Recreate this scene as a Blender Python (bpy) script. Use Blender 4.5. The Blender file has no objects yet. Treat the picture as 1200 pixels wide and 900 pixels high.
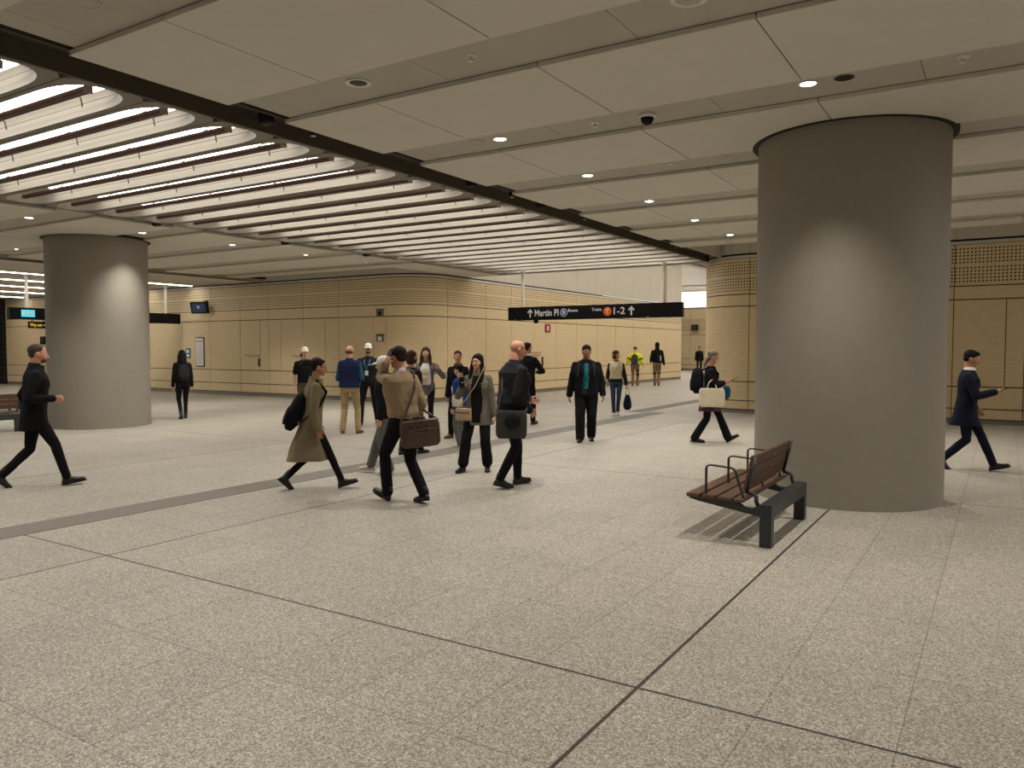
import bpy, bmesh, math, random
from mathutils import Vector, Matrix, Quaternion
random.seed(7)
PI = math.pi
D = bpy.data
col = bpy.context.scene.collection
sc = bpy.context.scene

# ------------------------------------------------------------------ helpers
def lin(c):
    c = c / 255.0
    return c / 12.92 if c <= 0.04045 else ((c + 0.055) / 1.055) ** 2.4
def rgb(r, g, b): return (lin(r), lin(g), lin(b), 1.0)

def new_mat(name):
    m = D.materials.new(name); m.use_nodes = True
    nt = m.node_tree
    return m, nt, nt.nodes['Principled BSDF']

def mat(name, c, rough=0.7, metal=0.0, var=0.0, scale=20.0, bump=0.0, bscale=60.0, stretch=None, spec=0.5, sheen=0.0):
    """plain procedural material: base colour, optional noise variation and bump"""
    m, nt, b = new_mat(name)
    N, L = nt.nodes, nt.links
    base = rgb(*c)
    b.inputs['Base Color'].default_value = base
    b.inputs['Roughness'].default_value = rough
    b.inputs['Metallic'].default_value = metal
    b.inputs['Specular IOR Level'].default_value = spec
    if sheen: b.inputs['Sheen Weight'].default_value = sheen
    if var or bump:
        tc = N.new('ShaderNodeTexCoord'); mp = N.new('ShaderNodeMapping')
        L.new(tc.outputs['Object'], mp.inputs['Vector'])
        if stretch: mp.inputs['Scale'].default_value = stretch
    if var:
        n = N.new('ShaderNodeTexNoise'); n.inputs['Scale'].default_value = scale; n.inputs['Detail'].default_value = 5
        L.new(mp.outputs[0], n.inputs['Vector'])
        r = N.new('ShaderNodeMapRange'); r.inputs[1].default_value = 0.3; r.inputs[2].default_value = 0.7
        r.inputs[3].default_value = 1 - var; r.inputs[4].default_value = 1 + var
        L.new(n.outputs['Fac'], r.inputs[0])
        mx = N.new('ShaderNodeVectorMath'); mx.operation = 'SCALE'
        mx.inputs[0].default_value = base[:3]
        L.new(r.outputs[0], mx.inputs['Scale']); L.new(mx.outputs[0], b.inputs['Base Color'])
    if bump:
        n2 = N.new('ShaderNodeTexNoise'); n2.inputs['Scale'].default_value = bscale; n2.inputs['Detail'].default_value = 4
        L.new(mp.outputs[0], n2.inputs['Vector'])
        bp = N.new('ShaderNodeBump'); bp.inputs['Strength'].default_value = bump; bp.inputs['Distance'].default_value = 0.01
        L.new(n2.outputs['Fac'], bp.inputs['Height']); L.new(bp.outputs[0], b.inputs['Normal'])
    return m

def emit(name, c, strength):
    m, nt, b = new_mat(name)
    b.inputs['Base Color'].default_value = (0.02, 0.02, 0.02, 1); b.inputs['Roughness'].default_value = .6
    b.inputs['Emission Color'].default_value = c
    b.inputs['Emission Strength'].default_value = strength
    return m

def math_node(nt, op, a=None, b=None, c=None):
    n = nt.nodes.new('ShaderNodeMath'); n.operation = op
    for i, v in enumerate((a, b, c)):
        if v is None: continue
        if isinstance(v, (int, float)): n.inputs[i].default_value = v
        else: nt.links.new(v, n.inputs[i])
    return n.outputs[0]

class MB:
    """collects shapes, becomes ONE mesh object"""
    def __init__(s): s.v = []; s.f = []; s.m = []; s.uv = []
    def face(s, pts, mi=0, uvs=None):
        i = len(s.v); s.v += [tuple(p) for p in pts]
        s.f.append(tuple(range(i, i + len(pts)))); s.m.append(mi); s.uv.append(uvs)
    def poly(s, verts, faces, mi=0):
        i = len(s.v); s.v += [tuple(p) for p in verts]
        for f in faces: s.f.append(tuple(i + k for k in f)); s.m.append(mi); s.uv.append(None)
    def box(s, x0, x1, y0, y1, z0, z1, mi=0, M=None):
        vs = [(x, y, z) for z in (z0, z1) for y in (y0, y1) for x in (x0, x1)]
        if M: vs = [M @ Vector(v) for v in vs]
        s.poly(vs, [(0, 2, 3, 1), (4, 5, 7, 6), (0, 1, 5, 4), (2, 6, 7, 3), (0, 4, 6, 2), (1, 3, 7, 5)], mi)
    def prism(s, pts, axis_pt, mi=0):
        """closed outline pts (3d) extruded by vector axis_pt"""
        n = len(pts); a = [Vector(p) for p in pts]; e = Vector(axis_pt)
        s.poly(a + [p + e for p in a], [tuple(range(n))[::-1], tuple(range(n, 2 * n))] +
               [(i, (i + 1) % n, n + (i + 1) % n, n + i) for i in range(n)], mi)
    def ring_loft(s, rings, closed=True, cap=True, mi=0):
        n = len(rings[0]); i0 = len(s.v)
        for r in rings: s.v += [tuple(p) for p in r]
        for k in range(len(rings) - 1):
            for j in range(n if closed else n - 1):
                a = i0 + k * n + j; b = i0 + k * n + (j + 1) % n
                s.f.append((a, b, b + n, a + n)); s.m.append(mi); s.uv.append(None)
        if cap and closed:
            s.f.append(tuple(i0 + j for j in range(n))[::-1]); s.m.append(mi); s.uv.append(None)
            e = i0 + (len(rings) - 1) * n
            s.f.append(tuple(e + j for j in range(n))); s.m.append(mi); s.uv.append(None)
    def cyl(s, c, r0, r1, h, n=32, mi=0, axis='z'):
        c = Vector(c)
        def P(r, t, a):
            x, y = r * math.cos(a), r * math.sin(a)
            return c + (Vector((x, y, t)) if axis == 'z' else Vector((x, t, y)) if axis == 'y' else Vector((t, x, y)))
        s.ring_loft([[P(r, t, 2 * PI * k / n) for k in range(n)] for r, t in ((r0, 0), (r1, h))], mi=mi)
    def tube(s, pts, r, n=8, mi=0, flat=1.0):
        """tube along a polyline"""
        pts = [Vector(p) for p in pts]; rings = []
        rr = r if isinstance(r, (list, tuple)) else [r] * len(pts)
        prev = None
        for i, p in enumerate(pts):
            t = ((pts[i] - pts[i - 1]).normalized() if i else Vector()) + ((pts[i + 1] - pts[i]).normalized() if i < len(pts) - 1 else Vector())
            t.normalize()
            if prev is None:
                u = t.orthogonal().normalized() if abs(t.z) > .9 else t.cross(Vector((0, 0, 1))).normalized()
            else:
                u = (prev - t * prev.dot(t)).normalized()
            prev = u; w = t.cross(u)
            rings.append([p + u * rr[i] * math.cos(2 * PI * k / n) + w * rr[i] * flat * math.sin(2 * PI * k / n) for k in range(n)])
        s.ring_loft(rings, mi=mi)
    def ellipsoid(s, c, rx, ry, rz, nu=16, nv=10, mi=0, M=None):
        c = Vector(c); vs = []; fs = []
        for j in range(1, nv):
            t = PI * j / nv
            for i in range(nu):
                a = 2 * PI * i / nu
                vs.append(Vector((rx * math.sin(t) * math.cos(a), ry * math.sin(t) * math.sin(a), rz * math.cos(t))))
        vs.append(Vector((0, 0, rz))); vs.append(Vector((0, 0, -rz)))
        for j in range(nv - 2):
            for i in range(nu):
                a = j * nu + i; b = j * nu + (i + 1) % nu
                fs.append((a, a + nu, b + nu, b))
        T = len(vs) - 2
        for i in range(nu):
            fs.append((T, i, (i + 1) % nu)); a = (nv - 2) * nu
            fs.append((T + 1, a + (i + 1) % nu, a + i))
        if M: vs = [M @ v for v in vs]
        s.poly([v + c for v in vs], fs, mi)
    def build(s, name, mats, parent=None, smooth=False, loc=None, uv=False, bevel=0.0):
        me = D.meshes.new(name); me.from_pydata(s.v, [], s.f); me.update()
        for m in (mats if isinstance(mats, (list, tuple)) else [mats]): me.materials.append(m)
        for p, mi in zip(me.polygons, s.m): p.material_index = mi; p.use_smooth = smooth
        if uv:
            l = me.uv_layers.new(name='UVMap')
            for p, u in zip(me.polygons, s.uv):
                if u:
                    for li, q in zip(p.loop_indices, u): l.data[li].uv = q
        o = D.objects.new(name, me); col.objects.link(o)
        if parent: o.parent = parent
        if loc: o.location = loc
        if bevel:
            bv = o.modifiers.new('bevel', 'BEVEL'); bv.width = bevel; bv.segments = 2; bv.limit_method = 'ANGLE'; bv.angle_limit = 0.6
        return o

def tag(o, label=None, cat=None, group=None, kind=None):
    if label: o['label'] = label
    if cat: o['category'] = cat
    if group: o['group'] = group
    if kind: o['kind'] = kind
    return o
def empty(name, loc=(0, 0, 0), rz=0, label=None, cat=None, group=None):
    o = D.objects.new(name, None); col.objects.link(o); o.location = loc; o.rotation_euler = (0, 0, rz)
    o.empty_display_size = 0.1
    return tag(o, label, cat, group)
def structure(o): o['kind'] = 'structure'; return o
def copy_tree(o, parent=None):
    c = o.copy(); col.objects.link(c); c.parent = parent
    for ch in [x for x in D.objects if x.parent == o]: copy_tree(ch, c)
    return c
def smooth_angle(o, deg=40):
    me = o.data
    for p in me.polygons: p.use_smooth = True
    me.set_sharp_from_angle(angle=math.radians(deg))
    return o

# ------------------------------------------------------------------ materials
# floor granite: speckle + faint stack-bond tile joints + dark movement joints
def floor_material():
    m, nt, b = new_mat('granite floor')
    N, L = nt.nodes, nt.links
    geo = N.new('ShaderNodeNewGeometry'); sep = N.new('ShaderNodeSeparateXYZ'); L.new(geo.outputs['Position'], sep.inputs[0])
    X, Y = sep.outputs[0], sep.outputs[1]
    def line(coord, off, pitch, w):
        t = math_node(nt, 'DIVIDE', math_node(nt, 'SUBTRACT', coord, off), pitch)
        f = math_node(nt, 'SUBTRACT', t, math_node(nt, 'ROUND', t))
        d = math_node(nt, 'MULTIPLY', math_node(nt, 'ABSOLUTE', f), pitch)
        return math_node(nt, 'LESS_THAN', d, w)
    joints = math_node(nt, 'MAXIMUM', line(X, -1.49, 0.5775, 0.0032), line(Y, 3.53, 0.874, 0.0032))
    dark = math_node(nt, 'MAXIMUM', line(X, -1.49, 4.62, 0.0105), line(Y, 3.53, 6.12, 0.0095))
    def cells(scale):
        v = N.new('ShaderNodeTexVoronoi'); v.inputs['Scale'].default_value = scale; L.new(geo.outputs['Position'], v.inputs['Vector'])
        q = N.new('ShaderNodeSeparateColor'); L.new(v.outputs['Color'], q.inputs[0]); return q.outputs[0]
    n2 = N.new('ShaderNodeTexNoise'); n2.inputs['Scale'].default_value = 1.1; n2.inputs['Detail'].default_value = 3
    L.new(geo.outputs['Position'], n2.inputs['Vector'])
    cr = N.new('ShaderNodeValToRGB')
    e = cr.color_ramp.elements
    e[0].position = 0.0; e[0].color = rgb(112, 107, 97)
    e[1].position = 1.0; e[1].color = rgb(206, 199, 185)
    for pos, c in ((0.28, (142, 136, 124)), (0.55, (163, 157, 144)), (0.8, (181, 174, 161))):
        q = e.new(pos); q.color = rgb(*c)
    L.new(cells(140), cr.inputs[0])
    mr = N.new('ShaderNodeMapRange'); L.new(cells(310), mr.inputs[0]); mr.inputs[3].default_value = .80; mr.inputs[4].default_value = 1.16
    # per tile tone
    fx = math_node(nt, 'FLOOR', math_node(nt, 'DIVIDE', math_node(nt, 'SUBTRACT', X, -1.49), 0.5775))
    fy = math_node(nt, 'FLOOR', math_node(nt, 'DIVIDE', math_node(nt, 'SUBTRACT', Y, 3.53), 0.874))
    cmb = N.new('ShaderNodeCombineXYZ'); L.new(fx, cmb.inputs[0]); L.new(fy, cmb.inputs[1])
    wn = N.new('ShaderNodeTexWhiteNoise'); wn.noise_dimensions = '3D'; L.new(cmb.outputs[0], wn.inputs['Vector'])
    tt = N.new('ShaderNodeMapRange'); L.new(wn.outputs['Value'], tt.inputs[0]); tt.inputs[3].default_value = .95; tt.inputs[4].default_value = 1.03
    t2 = N.new('ShaderNodeMapRange'); L.new(n2.outputs['Fac'], t2.inputs[0]); t2.inputs[1].default_value = .3; t2.inputs[2].default_value = .7; t2.inputs[3].default_value = .93; t2.inputs[4].default_value = 1.05
    k = math_node(nt, 'MULTIPLY', math_node(nt, 'MULTIPLY', mr.outputs[0], tt.outputs[0]), t2.outputs[0])
    k = math_node(nt, 'MULTIPLY', k, math_node(nt, 'SUBTRACT', 1.0, math_node(nt, 'MULTIPLY', joints, 0.42)))
    k = math_node(nt, 'MULTIPLY', k, math_node(nt, 'SUBTRACT', 1.0, math_node(nt, 'MULTIPLY', dark, 0.85)))
    sc_ = N.new('ShaderNodeVectorMath'); sc_.operation = 'SCALE'; L.new(cr.outputs[0], sc_.inputs[0]); L.new(k, sc_.inputs['Scale'])
    L.new(sc_.outputs[0], b.inputs['Base Color'])
    b.inputs['Roughness'].default_value = 0.55; b.inputs['Specular IOR Level'].default_value = 0.35
    return m

def wood_material(perf):
    """pale birch panel; perf adds two bands of five rows of drilled holes (uv in metres: u along wall, v = height above band base)"""
    m, nt, b = new_mat('birch ply perforated' if perf else 'birch ply')
    N, L = nt.nodes, nt.links
    uv = N.new('ShaderNodeUVMap'); mp = N.new('ShaderNodeMapping'); L.new(uv.outputs[0], mp.inputs['Vector'])
    mp.inputs['Scale'].default_value = (2.5, 9.0, 1)
    n = N.new('ShaderNodeTexNoise'); n.inputs['Scale'].default_value = 2.2; n.inputs['Detail'].default_value = 6; n.inputs['Distortion'].default_value = .6
    L.new(mp.outputs[0], n.inputs['Vector'])
    cr = N.new('ShaderNodeValToRGB'); e = cr.color_ramp.elements
    e[0].position = .3; e[0].color = rgb(212, 190, 150); e[1].position = .7; e[1].color = rgb(223, 203, 165)
    L.new(n.outputs['Fac'], cr.inputs[0])
    out = cr.outputs[0]
    if perf:
        s = N.new('ShaderNodeSeparateXYZ'); L.new(uv.outputs[0], s.inputs[0])
        U, V = s.outputs[0], s.outputs[1]
        P = 0.0745
        def cell(c, off):
            t = math_node(nt, 'DIVIDE', math_node(nt, 'SUBTRACT', c, off), P)
            return math_node(nt, 'MULTIPLY', math_node(nt, 'SUBTRACT', t, math_node(nt, 'ROUND', t)), P)
        masks = []
        for v0 in (0.10, 0.52):
            du = cell(U, 0.0); dv = cell(V, v0)
            d = math_node(nt, 'SQRT', math_node(nt, 'ADD', math_node(nt, 'MULTIPLY', du, du), math_node(nt, 'MULTIPLY', dv, dv)))
            h = math_node(nt, 'LESS_THAN', d, 0.0185)
            inb = math_node(nt, 'MULTIPLY', math_node(nt, 'GREATER_THAN', V, v0 - P / 2), math_node(nt, 'LESS_THAN', V, v0 + P * 4.5))
            masks.append(math_node(nt, 'MULTIPLY', h, inb))
        hole = math_node(nt, 'MAXIMUM', masks[0], masks[1])
        mx = N.new('ShaderNodeMix'); mx.data_type = 'RGBA'; L.new(hole, mx.inputs[0]); L.new(out, mx.inputs[6]); mx.inputs[7].default_value = rgb(34, 27, 19)
        out = mx.outputs[2]
    L.new(out, b.inputs['Base Color'])
    b.inputs['Roughness'].default_value = .5; b.inputs['Specular IOR Level'].default_value = .3
    return m

M = {}
M['floor'] = floor_material()
M['wood'] = wood_material(False); M['perf'] = wood_material(True)
M['groove'] = mat('groove brown', (66, 47, 26), .8)
M['maroon_t'] = mat('door wording', (120, 92, 58), .7)
M['plinth'] = mat('grey stone plinth', (128, 122, 110), .6, var=.08, scale=40)
M['ceil'] = mat('ceiling panel', (206, 201, 189), .75, var=.02, scale=3)
M['ceil2'] = mat('ceiling service strip', (178, 172, 160), .75, var=.02, scale=3)
M['cream'] = mat('cream bulkhead', (196, 188, 172), .7, var=.02, scale=2)
M['capw'] = mat('pale cap strip', (200, 194, 182), .6)
M['black'] = mat('black gap', (22, 19, 16), .8)
M['slot'] = mat('dark service slot', (62, 54, 45), .7)
M['fascia'] = mat('slot fascia', (82, 73, 60), .7)
M['concrete'] = mat('column render', (140, 134, 122), .62, var=.035, scale=7, bump=.12, bscale=120)
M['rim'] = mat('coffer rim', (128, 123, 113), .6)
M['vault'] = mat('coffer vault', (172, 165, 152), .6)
M['line'] = mat('thin dark joint', (120, 112, 98), .7)
M['maroon'] = mat('maroon baffle', (74, 36, 30), .55)
M['baffle_mauve'] = mat('baffle mauve edge', (120, 92, 86), .5)
M['baffle_side'] = mat('baffle grey side', (140, 128, 118), .5)
M['clip'] = mat('baffle clip', (70, 66, 60), .5, metal=.4)
M['led'] = emit('coffer lamp', (1.0, 0.955, 0.89, 1), 6.2)
M['led_line'] = emit('line lamp', (1.0, 0.95, 0.88, 1), 16.0)
M['lamp'] = emit('downlight lamp', (1.0, 0.95, 0.86, 1), 12.0)
M['glow'] = emit('bright far panel', (1.0, 0.97, 0.92, 1), 1.5)
M['white'] = mat('white trim', (215, 212, 205), .5)
M['tactile'] = mat('tactile grey', (142, 136, 127), .7, var=.05, scale=60)
M['tactile2'] = mat('tactile groove', (108, 103, 96), .8)
M['steel'] = mat('bench steel', (50, 52, 54), .42, metal=.25, var=.03, scale=30)
M['slat'] = mat('bench timber', (88, 62, 46), .5, var=.16, scale=8, stretch=(14, 1, 14))
M['bolt'] = mat('bolt', (170, 168, 160), .3, metal=.9)
M['signb'] = mat('sign black', (12, 13, 14), .5, spec=.2)
M['text'] = mat('sign white', (235, 236, 238), .5)
M['blue'] = mat('sign blue', (38, 92, 168), .5)
M['orange'] = mat('sign orange', (238, 108, 34), .5)
M['pole'] = mat('hanger pole', (222, 214, 200), .4)
M['red'] = mat('fire red', (150, 28, 22), .5)
M['dark'] = mat('dark shutter', (38, 35, 32), .6)

# ------------------------------------------------------------------ floor
fl = MB(); fl.face([(-62, -12, 0), (16, -12, 0), (16, 64, 0), (-62, 64, 0)])
structure(fl.build('floor', M['floor']))

def tactile(n, x0, x1, y0, y1):
    t = MB(); t.box(x0, x1, y0, y1, 0.0, .003)
    w = (x1 - x0); k = 9
    for i in range(k):
        xa = x0 + w * (i + .25) / k; yy = y0
        t.box(xa, xa + w * .5 / k, y0, y1, .003, .006, 1)
    structure(t.build('trim_%d' % n, [M['tactile2'], M['tactile']]))
tactile(1, -7.87, -7.41, -10, 19.2)
tactile(2, -8.42, -7.96, 19.0, 44)

# ------------------------------------------------------------------ timber walls
def path_pts(kind):
    """returns list of (s, x, y, nx, ny, curved) samples"""
    return kind
class Path:
    """poly path made of straight runs and arcs; at(s) -> point, outward normal"""
    def __init__(s): s.seg = []; s.len = 0
    def line(s, a, b):
        a, b = Vector(a), Vector(b); l = (b - a).length
        s.seg.append(('l', s.len, l, a, b)); s.len += l; return s
    def arc(s, c, r, a0, a1):
        l = abs(math.radians(a1 - a0)) * r
        s.seg.append(('a', s.len, l, Vector(c), r, math.radians(a0), math.radians(a1))); s.len += l; return s
    def at(s, t):
        for g in s.seg:
            if t <= g[1] + g[2] + 1e-6:
                u = max(0, (t - g[1]) / g[2])
                if g[0] == 'l':
                    d = (g[4] - g[3]).normalized(); return g[3].lerp(g[4], u), Vector((d.y, -d.x))
                a = g[5] + (g[6] - g[5]) * u; n = Vector((math.cos(a), math.sin(a)))
                return g[3] + n * g[4], n
        return s.at(s.len)
    def steps(s, a, b):
        """sample positions between a and b, dense on arcs"""
        out = [a]
        for g in s.seg:
            if g[0] == 'a':
                n = max(4, int(g[2] / .12))
                out += [g[1] + g[2] * k / n for k in range(n + 1) if a + .01 < g[1] + g[2] * k / n < b - .01]
            else:
                out += [q for q in (g[1], g[1] + g[2]) if a + .01 < q < b - .01]
        return sorted(set(out + [b]))

def timber_wall(name, path, joints, subs, zs, gap=.018):
    """zs: plinth top, row heights ..., perforated band, cap. joints = s of full joints, subs = s of extra joints of the tall row"""
    z_pl, z1, z2, z3, z4, z5, z6, z7, z8 = zs
    rows = [(z_pl, z1, 0, []), (z1, z2, 0, []), (z2, z3, 0, subs), (z3, z4, 0, []), (z4, z5, 1, [])]
    b = MB()
    def strip(s0, s1, za, zb, off, mi, v0=0.0, sides=True):
        st = path.steps(s0, s1)
        P = []
        for t in st:
            p, n = path.at(t); P.append((t, p + n * off, n))
        for (t0, p0, n0), (t1, p1, n1) in zip(P, P[1:]):
            b.face([(p0.x, p0.y, za), (p1.x, p1.y, za), (p1.x, p1.y, zb), (p0.x, p0.y, zb)], mi,
                   [(t0, za - v0), (t1, za - v0), (t1, zb - v0), (t0, zb - v0)])
            if sides:
                q0, q1 = p0 - n0 * .03, p1 - n1 * .03
                b.face([(q0.x, q0.y, zb), (p0.x, p0.y, zb), (p1.x, p1.y, zb), (q1.x, q1.y, zb)], mi, [(t0, 0), (t0, .03), (t1, .03), (t1, 0)])
                b.face([(p0.x, p0.y, za), (q0.x, q0.y, za), (q1.x, q1.y, za), (p1.x, p1.y, za)], mi, [(t0, 0), (t0, .03), (t1, .03), (t1, 0)])
        if sides:
            for (t, p, n) in (P[0], P[-1]):
                q = p - n * .03
                b.face([(p.x, p.y, za), (p.x, p.y, zb), (q.x, q.y, zb), (q.x, q.y, za)], mi, [(t, za), (t, zb), (t + .03, zb), (t + .03, za)])
    strip(0, path.len, 0, z5, 0, 2, sides=False)
    strip(0, path.len, 0, z_pl - .012, .012, 3)
    for za, zb, perf, extra in rows:
        js = sorted([0, path.len] + joints + extra)
        for a, c in zip(js, js[1:]):
            strip(a + gap / 2, c - gap / 2, za + .013, zb - .013, .03, perf, v0=z4 if perf else 0)
    strip(0, path.len, z5, z6, .035, 4)
    strip(0, path.len, z6, z7, -.05, 5, sides=False)
    js = sorted([0, path.len] + joints)
    for a, c in zip(js, js[1:]): strip(a + .004, c - .004, z7, z8, .03, 6)
    strip(0, path.len, z7, z8, .02, 7, sides=False)
    o = b.build(name, [M['wood'], M['perf'], M['groove'], M['plinth'], M['capw'], M['black'], M['cream'], M['line']], uv=True)
    structure(o); return o

# left block: faces the viewer, turns a rounded corner, then recedes
YW, XF, RC = 18.3, -14.8, 1.3
LP = Path().line((-39.5, YW), (XF - RC, YW)).arc((XF - RC, YW + RC), RC, -90, 0).line((XF, YW + RC), (XF, 40.7))
s_of_x = lambda x: x + 39.5
s_corner_end = LP.seg[2][1]
s_of_y = lambda y: s_corner_end + y - (YW + RC)
timber_wall('wall_left', LP,
            [s_of_x(x) for x in (-37.0, -33.2, -29.6, -26.2, -24.6, -22.9, -21.4, -19.7, -18.1, XF - RC)] + [s_corner_end + .05] +
            [s_of_y(y) for y in (21.8, 23.4, 25.0, 26.7, 28.4, 30.3, 32.2, 34.2, 36.3, 38.5)],
            [s_of_x(x) for x in (-21.85, -20.8, -18.7, -16.6)],
            (.12, .43, .90, 2.66, 3.02, 3.86, 3.93, 3.975, 7.2))
# right block
RW = Path().line((-7.0, 44), (-7.0, 21.55)).arc((-5.55, 21.55), 1.45, 180, 270).line((-5.55, 20.1), (14, 20.1))
s0 = RW.seg[2][1]
timber_wall('wall_right', RW, [2.5 * k for k in range(1, 9)] + [s0 + .06, s0 + 2.3, s0 + 4.6, s0 + 5.95, s0 + 8.2, s0 + 10.5, s0 + 12.8],
            [s0 + 5.6], (.10, .33, .82, 2.76, 3.06, 3.98, 4.05, 4.10, 4.6))
# far end of the passage
FW = Path().line((-30, 57), (-4, 57))
timber_wall('wall_far', FW, [2.0 * k for k in range(1, 13)], [], (.12, .43, .90, 2.66, 3.02, 4.6, 4.65, 4.7, 4.75))
g = MB(); g.box(-30, -4, 57.0, 57.1, 4.72, 5.95); structure(g.build('window_1', M['glow']))
g = MB(); g.box(-30, -4, 56.9, 57.1, 5.9, 6.8); structure(g.build('wall_bulkhead', M['cream']))
w = MB(); w.box(-30, -18.7, 56.0, 56.2, 0, 7.2); w = None
# dark shuttered bay left of the timber wall
b = MB(); b.box(-62, -39.5, YW - .1, YW + .1, 0, 5)
for k in range(16): b.box(-62, -39.6, YW - .14, YW - .1, .2 + k * .24, .2 + k * .24 + .19, 1)
structure(b.build('wall_bay', [M['black'], M['dark']]))
# enclosing walls out of the view
b = MB(); b.box(-62, 16, -12.2, -12, 0, 4.5); structure(b.build('wall_back', M['wood_plain'] if 'wood_plain' in M else M['cream']))
b = MB(); b.box(15.8, 16, -12, 20.1, 0, 4.6); structure(b.build('wall_side', M['cream']))
b = MB(); b.box(-62.2, -62, -12, YW, 0, 4.6); structure(b.build('wall_end', M['cream']))

# ------------------------------------------------------------------ ceiling
CZ, PD = 4.0, 0.045
COLS = [(-1.5, 9.57, 1.0), (-16.65, 9.57, 1.0)]
def ceiling_field(name, x0, x1, y0, y1, jx, holes=()):
    """panels 1.5 m deep between 0.7 m service strips, both running across; strips sit PD higher"""
    p = MB()
    y = 5.65 - 2.2 * 10
    while y < y1:
        a, c = max(y, y0), min(y + 1.5, y1)
        if c > a:
            xs = [x for x in jx if x0 < x < x1]; xs = sorted([x0] + xs + [x1])
            for u, v in zip(xs, xs[1:]): p.box(u + .006, v - .006, a, c, CZ, CZ + .04, 0)
        # strip
        a, c = max(y + 1.5, y0), min(y + 2.2, y1)
        if c > a:
            xs = sorted([x0 + .08] + [x + .9 for x in jx if x0 + .08 < x + .9 < x1] + [x1])
            for u, v in zip(xs, xs[1:]): p.box(u + .003, v - .003, a, c, CZ + PD, CZ + PD + .04, 1)
        y += 2.2
    p.box(x0 + .1, x1 - .02, y0, y1 - .02, CZ + PD + .03, CZ + PD + .1, 2)
    return structure(p.build(name, [M['ceil'], M['ceil2'], M['slot']]))
jx = [-3.31 + 1.78 * k for k in range(-20, 14)]
ceiling_field('ceiling_right', -6.33, 1.81, -12, 17.4, jx)
ceiling_field('ceiling_far_right', 8.35, 16, -12, 17.4, jx)
ceiling_field('ceiling_middle', -21.5, -13.62, -12, 17.2, jx)
# raised margins along the timber walls
b = MB(); b.box(-6.3, 16, 17.3, 20.2, 4.42, 4.5); b.box(-6.33, -6.3, 17.3, 20.3, 4.045, 4.5);
b.box(-21.5, XF, 17.1, 18.5, 4.36, 4.44)
structure(b.build('ceiling_margin', M['ceil']))
# left ceiling with line lamps running towards the timber wall
b = MB(); b.box(-62, -21.66, -12, 18.4, 3.98, 4.06); b.box(-21.66, -21.5, -12, 18.4, 4.05, 4.1, 1); b.box(-21.66, -21.63, -12, 18.4, 3.95, 4.1, 0)
b.box(-24.6, -21.63, -12, 17.9, 3.93, 3.98)
structure(b.build('ceiling_left', [M['cream'], M['black']]))
# service slots either side of the vaulted bay
YE = 20.85
b = MB(); b.box(-6.80, -6.33, -12, YE, 4.16, 4.2); b.box(-6.36, -6.33, -12, YE, 4.045, 4.2, 0); b.box(-6.80, -6.77, -12, YE, 4.0, 4.2, 1)
b.box(-13.62, -13.35, -12, YE, 4.14, 4.2, 0); b.box(-13.37, -13.34, -12, YE, 4.0, 4.2, 1)
structure(b.build('ceiling_slot', [M['slot'], M['fascia']]))
# ceiling of the tall passage beyond
b = MB(); b.box(-30, -4, YE + .1, 60, 6.75, 6.8); b.box(-14.8, -4, YE - .03, YE + .1, 4.26, 6.8); b.box(-14.8, -13.2, YE + .1, 57, 6.395, 6.41) if False else None; b.box(-14.8, -4, YE + .06, YE + .1, 4.0, 4.26); structure(b.build('ceiling_far', M['ceil']))
b = MB(); b.box(-14.9, -13.6, 17.2, YE, CZ, CZ + .06); structure(b.build('ceiling_edge', M['ceil']))

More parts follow.
